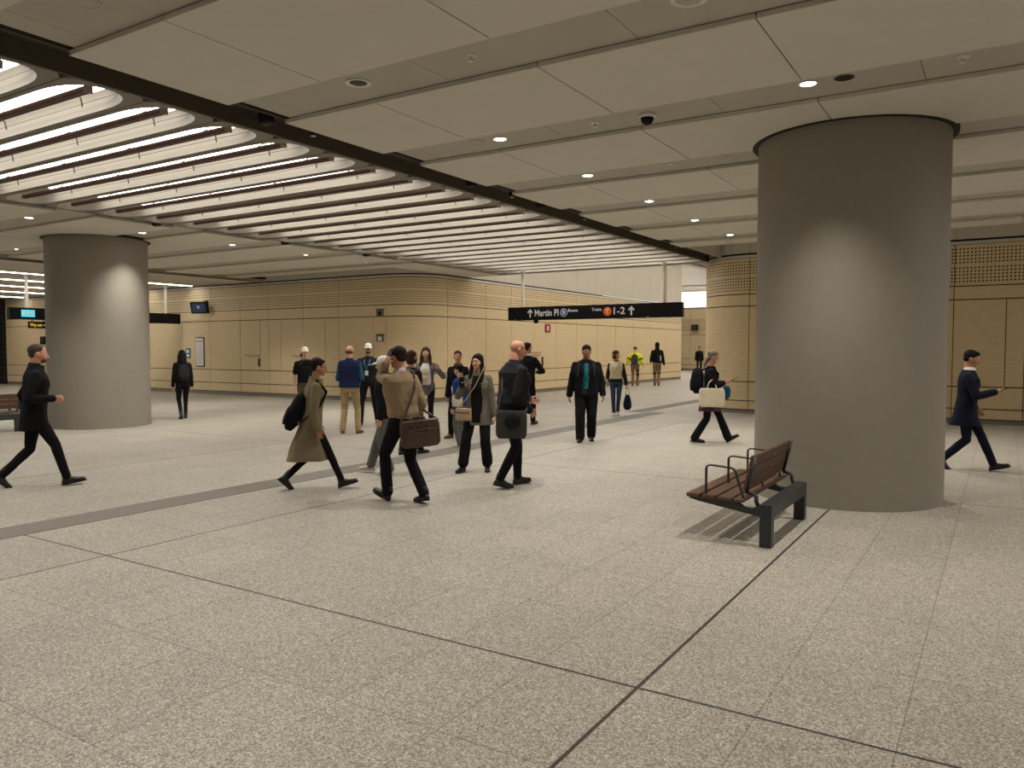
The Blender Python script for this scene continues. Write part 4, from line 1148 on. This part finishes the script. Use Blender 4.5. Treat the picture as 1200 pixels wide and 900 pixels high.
# 5 bald man in quilted vest, seen from behind
p = Person((-10.84, 11.22), 14, 1.73, 'balding man in quilted navy vest and khaki chinos, back turned', build=1.05, head=(12, 0), feet=((.15, .02, 0, 0, 14), (-.13, -.02, 0, 0, -10)), skin_m=SK_P, vox=.006,
           hands=(dict(p=(.10, .24, 1.12), pole=(.6, -.6, -1), curl=.6), dict(p=(-.10, .26, 1.10), pole=(-.6, -.6, -1), curl=.6)))
p.hair(K_BEARD, 'fringe'); p.trousers(K_CHINO, thigh=.09, knee=.066, hem=.062, folds=.016); p.shoes(K_TANSHOE, sole=K_TANSHOE)
o = p.top(K_TEALB, name='shirt', hem=.98, off=.006, cuff=1.9, sleeve=(.062, .054, .040), sleeves=True)
B = Shape(); R = p.torso(.034); n_ = []
rr = [r for r in R if r[0] >= .92 * p.s and r[0] <= 1.48 * p.s]
for i, (a, b) in enumerate(zip(rr, rr[1:])):
    k = max(2, int((b[0] - a[0]) / .02))
    for j in range(k):
        t = j / k; q = [a[m_] * (1 - t) + b[m_] * t for m_ in range(4)]; n_.append(q)
for i, q in enumerate(n_):
    w = .007 * abs(math.sin(q[0] / .075 * PI)); q[1] += w; q[2] += w
B.stack(n_, p.T)
for sg, sh in zip((1, -1), p.sh): B.chain([p.T(Vector((sg * .05, -.01, 1.415)) * p.s), Vector((sh.x * .88, sh.y, sh.z + .008))], [.060 * p.s, .072 * p.s])
p.part(B, 'quilted_vest', K_VEST, .008, 1); p.collar(K_VEST, .078, .05, 1.45)

# 6 staff member with white cap facing the vest man
p = Person((-11.56, 12.57), 196, 1.78, 'staff member in white cap and black polo with blue lanyard', build=1.10, head=(-18, 0), feet=((.16, .08, 0, 0, 10), (-.14, -.10, 0, 0, -20)), skin_m=SK_M, vox=.007)
p.cap(K_CAP); p.glasses(); p.trousers(K_BLACK, knee=.066, hem=.058); p.shoes(K_SHOE); p.top(K_COAL, name='polo_shirt', hem=.93, off=.02, cuff=.85, sleeve=(.070, .064, .054), collar=(K_COAL, .068, .03, 1.46))
B = Shape(); B.ellipsoid(p.H_(0, .044, -.068), .052, .046, .034, M=p.hM); p.part(B, 'beard', K_DBROWN)
b = MB(); b.tube([p.T(Vector(v) * p.s) for v in ((.06, .02, 1.475), (.055, .155, 1.36), (.0, .195, 1.20), (-.055, .155, 1.36), (-.06, .02, 1.475))], .009, 6); la = b.build('lanyard', K_LANY, p.root)
b = MB(); b.box(-.035, .035, .195, .201, 1.10, 1.20); b.build('name_badge', K_WHITE, la)
b = MB(); c_ = p.T(Vector((-.095, .172, 1.32)) * p.s); b.box(c_.x - .045, c_.x + .045, c_.y - .004, c_.y + .006, c_.z - .008, c_.z + .008); b.build('chest_print', K_WHITE, p.root)

# 7 man in beige sweater, back turned, hand at his face
p = Person((-5.5, 6.53), -42, 1.72, 'man in beige sweater walking away with one hand raised to his face', build=1.08, lean=8, head=(-8, -6), feet=WALKL(.22, -.25, -22, 12, .09), skin_m=SK_P, vox=.005, hipdrop=.02,
           hands=(dict(p=(.235, .09, .87), pole=(.1, -1, -.2), curl=.7), dict(p=(-.15, .13, 1.535), pole=(-.15, -.3, -1.6), dir=(.45, -.1, .9), palm=(1, .2, -.1), curl=.7, thumb=(0, -1, 0))))
p.hair(K_DBROWN, 'short'); p.trousers(K_BLACK, thigh=.094, knee=.068, hem=.062, folds=.016); p.shoes(K_SHOE)
p.top(K_BEIGE, name='sweater', hem=.96, off=.024, cuff=1.95, sleeve=(.070, .066, .046), folds=.02, skirt=[(.93, .168, .128, 0, 0)]); p.collar(K_GREYSH, .066, .035, 1.475, name='shirt_collar')
bag = p.thing('briefcase_bag', 'brown leather briefcase bag hanging behind the man in the beige sweater', 'bag')
c = Vector((.0, -.25, .77)); R = Matrix.Rotation(math.radians(-34), 3, 'Z') @ Matrix.Rotation(math.radians(6), 3, 'X') @ Matrix.Rotation(math.radians(-5), 3, 'Y')
B = Shape(); softbox(B, c, .215, .05, .145, R, e=5, taper=1); bb = B.finish('bag_body', K_LEATHER, bag, .007, 3, .006)
B = Shape(); softbox(B, c + R @ Vector((0, -.055, -.035)), .165, .018, .095, R, e=5, taper=1); B.finish('front_pocket', K_LEATHER, bag, .006, 2)
for sg in (1, -1): strap(bag, [c + R @ Vector(v) for v in ((-.075, -.05 * sg - .02, .12), (-.06, -.06 * sg - .03, .02 if sg > 0 else .17), (.06, -.06 * sg - .03, .02 if sg > 0 else .17), (.075, -.05 * sg - .02, .12))], .009, K_LEATHER, 'carry_handle')
strap(bag, [c + R @ Vector((-.20, 0, .13)), p.T(Vector((-.04, -.17, 1.10))), p.T(Vector((.06, -.155, 1.25))), p.T(Vector((.12, -.10, 1.43))), p.T(Vector((.13, .02, 1.475))), p.T(Vector((.10, .14, 1.38))), p.T(Vector((.17, .15, 1.12))), p.T(Vector((.23, -.05, 1.02))), c + R @ Vector((.20, 0, .13))], .014, K_LEATHER, 'shoulder_strap')
ph = phone(p, p.wr[1] + Vector((.045, .0, .07)), Matrix.Rotation(.3, 3, 'Y') @ Matrix.Rotation(PI / 2, 3, 'Z'), 'dark phone held to the ear of the man in the beige sweater')

# 8 person in white cap, hidden behind him
p = Person((-6.93, 7.88), -75, 1.57, 'person in white cap, grey jeans and white sneakers behind the sweater man', head=(-5, -8), feet=((.12, .30, 0, 0, 0), (-.10, -.06, 0, 0, -6)), vox=.006)
p.cap(K_CAP); p.trousers(K_GREYJ, thigh=.092, knee=.072, hem=.068, folds=.018); p.shoes(K_SNEAK, sole=K_SNEAK); p.top(K_BLACK, hem=.84, off=.035, cuff=1.9, sleeve=(.07, .06, .05), collar=(K_BLACK, .075, .05, 1.45))

# 9 brown haired person behind
p = Person((-7.91, 9.53), 40, 1.64, 'brown haired person mostly hidden behind the sweater man', female=True, head=(0, 0), feet=((.10, .14, 0, 0, 10), (-.08, -.12, 0, 0, -6)), vox=.0065)
p.hair(K_BROWN, 'bob'); p.trousers(K_BLACK); p.shoes(K_SHOE); p.top(K_COAL, hem=.90, off=.03, cuff=1.95, sleeve=(.066, .058, .046))

# 10 woman with long brown hair
p = Person((-9.56, 12.03), 192, 1.70, 'woman with long brown hair in mauve grey cardigan over white top', female=True, head=(-6, 0), vox=.006,
           hands=(dict(p=(.04, .24, 1.12), pole=(1, -.4, -.6), curl=.6, thumb=(0, 0, 1)), dict(p=(-.27, .22, 1.30), pole=(-.8, -.5, -1), dir=(-.2, .2, 1), palm=(.3, 1, 0), curl=.5, thumb=(1, 0, 0))))
p.hair(K_BROWN, 'long'); p.trousers(K_BLACK, thigh=.08, knee=.056, hem=.05); p.shoes(K_SHOE)
p.top(K_CARD, name='cardigan', hem=.93, off=.024, cuff=1.9, sleeve=(.06, .058, .056), skirt=[(.78, .165, .13, -.02, 0), (.86, .172, .135, -.012, 0)]); p.front(K_WHITE, .12, 1.0, 1.43, 'white_top', .012)

# 11 woman in black coat
p = Person((-8.60, 11.78), 196, 1.63, 'woman in long black coat beside the boy in blue, looking aside', female=True, head=(-12, 4), skin_m=SK_M, vox=.006, feet=((.12, .06, 0, 0, 25), (-.05, -.04, 0, 0, -5)))
p.hair(K_HAIR, 'low'); p.trousers(K_BLACK, hem=.056); p.shoes(K_TANSHOE); p.top(K_BLACK, name='long_coat', hem=.93, off=.024, cuff=1.96, sleeve=(.062, .058, .052), skirt=[(.54, .20, .165, 0, 0), (.70, .19, .15, -.005, 0), (.84, .178, .145, -.006, 0)]); p.collar(K_BLACK, .074, .05, 1.45)

# 12 boy in blue jacket
p = Person((-7.74, 10.68), -55, 1.40, 'boy in royal blue jacket with white bag strap, back half turned', head=(-5, -6), vox=.006, feet=((.08, .04, 0, 0, 0), (-.08, -.02, 0, 0, 0)))
p.hair(K_HAIR, 'full'); p.trousers(K_GREYJ, thigh=.09, knee=.07, hem=.066); p.shoes(K_SNEAK, sole=K_SNEAK); p.top(K_BLUE, hem=.90, off=.03, cuff=1.93, sleeve=(.068, .06, .05))
bag = p.thing('tote_bag', 'small white bag hanging at the side of the boy in blue', 'bag')
B = Shape(); softbox(B, (-.19, -.05, .80), .035, .10, .10, e=4); B.finish('bag_body', K_CANVAS, bag, .008, 2)
strap(bag, [(-.19, .03, .88), (-.15, .09, 1.02), p.T(Vector((.06, .08, 1.14))), p.T(Vector((.07, -.06, 1.16))), (-.15, -.12, 1.02), (-.19, -.12, .88)], .011, K_CANVAS)

# 13 woman in check blazer
p = Person((-6.03, 8.71), 190, 1.60, 'woman with long dark hair in grey check blazer raising one hand', female=True, head=(14, 4), skin_m=SK_L, vox=.005, feet=((.20, .10, 0, 0, 18), (-.13, -.04, 0, 0, -6)),
           hands=(dict(p=(.20, .20, 1.255), pole=(.6, -.3, -1), dir=(-.1, .35, .9), palm=(-.3, 1, .1), curl=.65, thumb=(-1, 0, 0)), dict(p=(-.25, .03, .82), curl=.5)))
p.hair(K_HAIR, 'long'); p.glasses(); p.trousers(K_BLACK, thigh=.092, knee=.078, hem=.082, folds=.014, hemz=.12); p.shoes(K_SHOE)
p.top(K_BLAZER, name='blazer', hem=.93, off=.026, cuff=1.95, sleeve=(.064, .058, .050), skirt=[(.70, .225, .158, -.01, 0), (.84, .205, .15, -.008, 0)]); p.front(K_BLACK, .105, .74, 1.44, 'black_top', .012)
bag = p.thing('shoulder_bag', 'small beige leather shoulder bag on the woman in the check blazer', 'bag')
c = Vector((.17, .17, .79)); R = Matrix.Rotation(math.radians(-15), 3, 'Z')
B = Shape(); softbox(B, c, .115, .035, .085, R, e=5, taper=1); B.finish('bag_body', K_TAN, bag, .006, 2)
b = MB(); b.tube([c + R @ Vector((x, .037, .03)) for x in (-.10, 0, .10)], .005, 6); b.build('flap_trim', K_LEATHER, bag)
strap(bag, [c + R @ Vector((.09, 0, .075)), Vector((.13, .18, 1.0)), p.T(Vector((0, .155, 1.20))), p.T(Vector((-.085, .12, 1.38))), p.T(Vector((-.105, .0, 1.455))), p.T(Vector((-.06, -.12, 1.3))), Vector((.16, -.12, 1.0)), c + R @ Vector((.11, -.02, .07))], .008, K_TAN)
phone(p, p.wr[0] + Vector((-.01, .075, .075)), Matrix.Rotation(PI, 3, 'Z'), 'phone in the raised hand of the woman in the check blazer')

# 14 bald man in black jacket
p = Person((-5.03, 7.94), 62, 1.78, 'bald man in black jacket walking right past the woman in the blazer', build=1.14, lean=8, head=(8, -12), feet=WALKL(.16, -.20, -4, 14, .09), skin_m=SK_P, vox=.005,
           hands=(dict(p=(.20, .16, .92), curl=.5), dict(p=(-.18, .36, 1.02), pole=(-.6, -1, -.5), curl=.5)))
p.trousers(K_BLACK, thigh=.088, knee=.062, hem=.052); p.shoes(K_SHOE)
p.top(K_COAL, hem=.94, off=.034, cuff=1.95, sleeve=(.076, .066, .052), folds=.022, skirt=[(.90, .175, .14, 0, 0)]); p.collar(K_COAL, .078, .055, 1.46)
bag = p.thing('messenger_bag', 'dark grey messenger bag with round pouch on the hip of the bald man', 'bag')
c = Vector((.225, -.10, .78)); R = Matrix.Rotation(math.radians(58), 3, 'Z')
B = Shape(); softbox(B, c, .185, .045, .165, R, e=5, taper=1); B.finish('bag_body', K_GREYBAG, bag, .007, 2, .006)
B = Shape(); softbox(B, c + R @ Vector((.02, -.055, .045)), .095, .025, .085, R, e=2.6, taper=1); B.finish('front_pouch', K_COAL, bag, .007, 2)
strap(bag, [c + R @ Vector((-.17, 0, .15)), p.T(Vector((.10, -.19, 1.15))), p.T(Vector((-.08, -.13, 1.42))), p.T(Vector((-.12, .0, 1.475))), p.T(Vector((-.05, .16, 1.38))), p.T(Vector((.14, .18, 1.10))), c + R @ Vector((.17, 0, .15))], .013, K_GREYBAG)

# 15 man behind the bald man
p = Person((-8.78, 14.54), 22, 1.80, 'dark haired man in black suit half hidden behind the bald man', head=(20, 0), feet=WALK(.16, -.14, -4, 20, .08), skin_m=SK_M, vox=.007, hands=(dict(p=(.16, .24, 1.12), pole=(1, -.5, -.5)), dict(p=(-.2, .2, 1.05))))
p.hair(K_HAIR, 'short'); p.glasses(); p.trousers(K_BLACK); p.shoes(K_SHOE); p.top(K_BLACK, name='suit_jacket', hem=.84, off=.024, cuff=1.93, sleeve=(.068, .058, .046)); p.collar(K_WHITE, .06, .03, 1.48, name='shirt_collar')

# 16 heavy man with teal shirt
p = Person((-6.33, 12.57), 182, 1.73, 'stout man in open black jacket over teal shirt, walking forward', build=1.2, head=(0, 0), feet=WALK(.14, -.14, 0, 10, .10), skin_m=SK_D, vox=.006,
           hands=(dict(p=(.31, .03, .84), curl=.35, dir=(.05, .1, -1)), dict(p=(-.30, .05, .86), curl=.5)))
p.hair(K_HAIR, 'full'); p.trousers(K_BLACK, thigh=.108, knee=.092, hem=.084, folds=.016); p.shoes(K_SHOE)
p.top(K_BLACK, hem=.93, off=.036, cuff=1.96, sleeve=(.08, .074, .058), folds=.024, skirt=[(.84, .215, .168, .015, 0)], collar=(K_BLACK, .085, .05, 1.45)); p.front(K_SCARF, .125, .88, 1.44, 'grey_scarf', .006); p.front(K_TEAL, .066, .98, 1.43, 'teal_shirt', .018)
b = MB()
for z in (1.05, 1.13, 1.21): c_ = p.T(Vector((0.012, .222, z)) * p.s); b.ellipsoid(c_, .012, .006, .012)
b.tube([p.T(Vector(v) * p.s) for v in ((.05, .15, 1.44), (.03, .19, 1.32), (.0, .226, 1.14))], .008, 6); b.build('lanyard', K_BLACK, p.root)
bag_ = p.thing('backpack', 'dark backpack whose straps cross the shoulders of the stout man', 'backpack')
for sg in (1, -1): strap(bag_, [p.T(Vector(v) * p.s) for v in ((sg * .12, -.14, 1.42), (sg * .125, .0, 1.47), (sg * .14, .165, 1.36), (sg * .15, .215, 1.22))], .016, K_SCARF)
B = Shape(); softbox(B, p.T(Vector((0, -.30, 1.18)) * p.s), .15, .08, .21, None, taper=.85); B.finish('bag_body', K_SCARF, bag_, .01, 3)

# 17 woman in cream vest
p = Person((-8.12, 17.76), 180, 1.62, 'woman in cream fleece vest and jeans looking sideways', female=True, head=(-50, 2), skin_m=SK_M, vox=.007, feet=((.05, .10, 0, 0, 4), (-.05, -.10, 0, 10, -4)),
           hands=(dict(p=(.25, .0, .88)), dict(p=(-.27, .04, .84), curl=.95)))
p.hair(K_BROWN, 'bob'); p.trousers(K_JEAN, thigh=.084, knee=.060, hem=.05, folds=.012); p.shoes(K_SNEAK, sole=K_SNEAK)
p.top(K_COAL, name='jumper', hem=.90, off=.016, cuff=1.95, sleeve=(.062, .058, .048), collar=(K_COAL, .07, .04, 1.45)); B = Shape(); B.stack([r for r in p.torso(.032) if 1.0 * p.s <= r[0] <= 1.475 * p.s], p.T)
for sg, sh in zip((1, -1), p.sh): B.chain([p.T(Vector((sg * .05, -.01, 1.41)) * p.s), Vector((sh.x * .88, sh.y, sh.z + .008))], [.058 * p.s, .068 * p.s])
p.part(B, 'fleece_vest', K_CREAM, .009, 2, .012)
bag = p.thing('hand_bag', 'dark blue bag hanging from the hand of the woman in the cream vest', 'bag')
c = Vector((-.28, .07, .34)); B = Shape(); softbox(B, c, .12, .07, .19, None, e=3, taper=.6); B.finish('bag_body', K_NAVY, bag, .009, 2, .01)
for sg in (1, -1): strap(bag, [c + Vector((-.05, .02 * sg, .17)), c + Vector((-.02, .02 * sg, .34)), c + Vector((.02, .02 * sg, .34)), c + Vector((.05, .02 * sg, .17))], .007, K_BLACK, 'carry_handle')
cb = p.thing('crossbody_strap_bag', 'thin pale crossbody bag worn over the cream fleece vest', 'bag')
strap(cb, [p.T(Vector(v) * p.s) for v in ((-.09, .0, 1.49), (-.06, .15, 1.38), (.03, .19, 1.20), (.16, .12, 1.0), (.20, .03, .96))], .008, K_TAN)
B = Shape(); softbox(B, (.225, .02, .84), .03, .08, .07); B.finish('bag_body', K_TAN, cb, .008, 1)

# 18 hi vis worker, 19 hooded worker, both walking away
p = Person((-13.9, 32.4), 5, 1.75, 'worker in yellow high visibility jacket walking away, far down the passage', build=1.12, feet=WALK(.08, -.10, 0, 20, .10), vox=.010, hands=(dict(p=(.36, .05, .92)), dict(p=(-.36, .05, .96))))
B = Shape(); B.ellipsoid(p.H_(0, -.015, .045), .085, .1, .08, M=p.hM); p.part(B, 'beanie', K_MAR, .01)
p.trousers(K_WORK, thigh=.095, knee=.07, hem=.064); p.shoes(K_TANSHOE, sole=K_TANSHOE); p.top(K_HIVIS, name='high_visibility_jacket', hem=.98, off=.04, cuff=1.9, sleeve=(.085, .075, .06)); p.top(K_GREYJ, name='grey_hem', hem=.90, off=.024, sleeves=False, z1=1.1)
for sg, sh, e in zip((1, -1), p.sh, p.elb):
    b = MB(); c_ = sh.lerp(e, .8); d_ = (e - sh).normalized() * .03; b.tube([c_ - d_, c_ + d_], .092, 14); b.build('sleeve_band', K_BLACK, p.root)
b = MB()
for q in (p.knee[0], p.hip[0].lerp(p.knee[0], .5)): b.ellipsoid(q + Vector((.02, -.05, 0)), .055, .05, .09)
b.build('knee_patch', K_DKH, p.root)
backpack(p, K_GREYBAG, 'grey backpack on the worker in yellow', H=.46, W=.17, group=None)
p = Person((-13.06, 32.93), -4, 1.93, 'tall hooded worker in black walking away beside the worker in yellow', feet=WALKL(.08, -.08, 0, 12, .07), vox=.010, hands=(dict(p=(.28, .04, .84)), dict(p=(-.25, .1, .95))))
p.hood(K_BLACK); p.trousers(K_WORK, thigh=.09, knee=.07, hem=.062); p.shoes(K_TANSHOE, sole=K_TANSHOE); p.top(K_BLACK, name='hooded_jacket', hem=.93, off=.03, cuff=1.85, sleeve=(.07, .062, .05))
b = MB()
for q in (p.knee[0], p.knee[1]): b.ellipsoid(q + Vector((0, -.04, 0)), .06, .055, .08)
b.build('knee_patch', K_DKH, p.root)
bp_ = p.thing('backpack', 'black bag with white tag on the back of the tall hooded worker', 'backpack')
B = Shape(); softbox(B, p.T(Vector((.08, -.22, 1.2))), .12, .06, .2); B.finish('bag_body', K_COAL, bp_, .01, 2)
b = MB(); c_ = p.T(Vector((.13, -.29, 1.2))); b.box(c_.x - .02, c_.x + .02, c_.y - .01, c_.y, c_.z - .1, c_.z + .12); b.build('white_tag', K_WHITE, bp_)

# 20 far person
p = Person((-16.8, 49.7), 180, 1.8, 'distant person in black at the far end of the passage', vox=.012, skin_m=SK_M)
p.hair(K_HAIR, 'short'); p.trousers(K_BLACK); p.shoes(K_SHOE); p.top(K_BLACK, hem=.92, off=.03, cuff=1.9, sleeve=(.07, .06, .05))

# 21 woman with mask, backpack and tote
p = Person((-4.4, 13.56), 90, 1.66, 'woman in white face mask looking at her phone while walking right', female=True, lean=5, head=(0, -16), feet=WALKL(.40, -.26, -30, 4, .06), skin_m=SK_M, vox=.0055, hipdrop=.03,
           hands=(dict(p=(.10, .36, 1.17), pole=(.5, -.4, -1), curl=.6, palm=(-.5, 0, 1), thumb=(-1, 0, 0)), dict(p=(-.10, .33, 1.13), pole=(-.5, -.4, -1), curl=.6, palm=(.5, 0, 1), thumb=(1, 0, 0))))
p.hair(K_GREY, 'low'); p.trousers(K_BLACK, thigh=.084, knee=.066, hem=.078, folds=.012)
p.shoes(K_SHOE); p.top(K_BLACK, name='black_top', hem=.93, off=.020, cuff=1.45, sleeve=(.064, .060, .056)); p.top(K_PLAID, name='plaid_skirt', hem=.93, off=.022, sleeves=False, z1=1.1, skirt=[(.62, .20, .20, .0, 0), (.82, .18, .155, 0, 0)], folds=.016)
B = Shape(); B.ellipsoid(p.H_(0, .060, -.042), .052 * p.s, .050 * p.s, .048 * p.s, M=p.hM); p.part(B, 'face_mask', K_MASK, .005, 2)
backpack(p, K_BLACK, 'large black backpack on the woman in the white mask', H=.48, W=.16, Dp=.12, z=1.17, y=-.235, tilt=4)
bag = p.thing('tote_bag', 'large cream canvas tote bag at the side of the woman in the mask', 'bag')
c = Vector((.235, .05, .815)); B = Shape(); softbox(B, c, .055, .22, .165, None, e=6, taper=1); B.finish('bag_body', K_CANVAS, bag, .008, 2, .012)
for sx in (-.03, .03): strap(bag, [c + Vector((sx, -.09, .14)), c + Vector((sx, -.05, .27)), c + Vector((sx - .06, .02, .33)), c + Vector((sx, .09, .14))], .009, K_CANVAS, 'carry_handle')
phone(p, (p.wr[0] + p.wr[1]) / 2 + Vector((0, .10, .04)), Matrix.Rotation(math.radians(-60), 3, 'X'), 'phone in the hands of the woman in the white mask')
bb_ = p.thing('shopping_bag', 'small blue bag held beside the cream tote', 'bag')
B = Shape(); softbox(B, (.02, .30, .90), .04, .07, .12); B.finish('bag_body', K_TEALB, bb_, .008, 2)

# 22 man in navy coat at the right
p = Person((-.41, 12.39), 92, 1.68, 'dark haired man in navy coat reading a phone, right of the big column', lean=4, head=(0, -14), feet=WALKL(.38, -.36, -16, 40, .06), skin_m=SK_M, vox=.0055, hipdrop=.035,
           hands=(dict(p=(.12, .36, 1.14), pole=(.5, -.4, -1), curl=.5, palm=(-.4, 0, 1), thumb=(-1, 0, 0)), dict(p=(-.21, .12, .87), curl=.4)))
p.hair(K_HAIR, 'short'); p.trousers(K_DNAVY, thigh=.086, knee=.062, hem=.054); p.shoes(K_SHOE); p.collar(K_WHITE, .062, .03, 1.485, name='shirt_collar')
p.top(K_DNAVY, name='overcoat', hem=.93, off=.024, cuff=1.93, sleeve=(.068, .060, .050), skirt=[(.68, .19, .21, -.01, 0), (.82, .18, .16, -.005, 0)], folds=.014)
phone(p, p.wr[0] + Vector((-.03, .10, .04)), Matrix.Rotation(math.radians(-70), 3, 'X'), 'phone in the hand of the man in the navy coat')

bake_all()
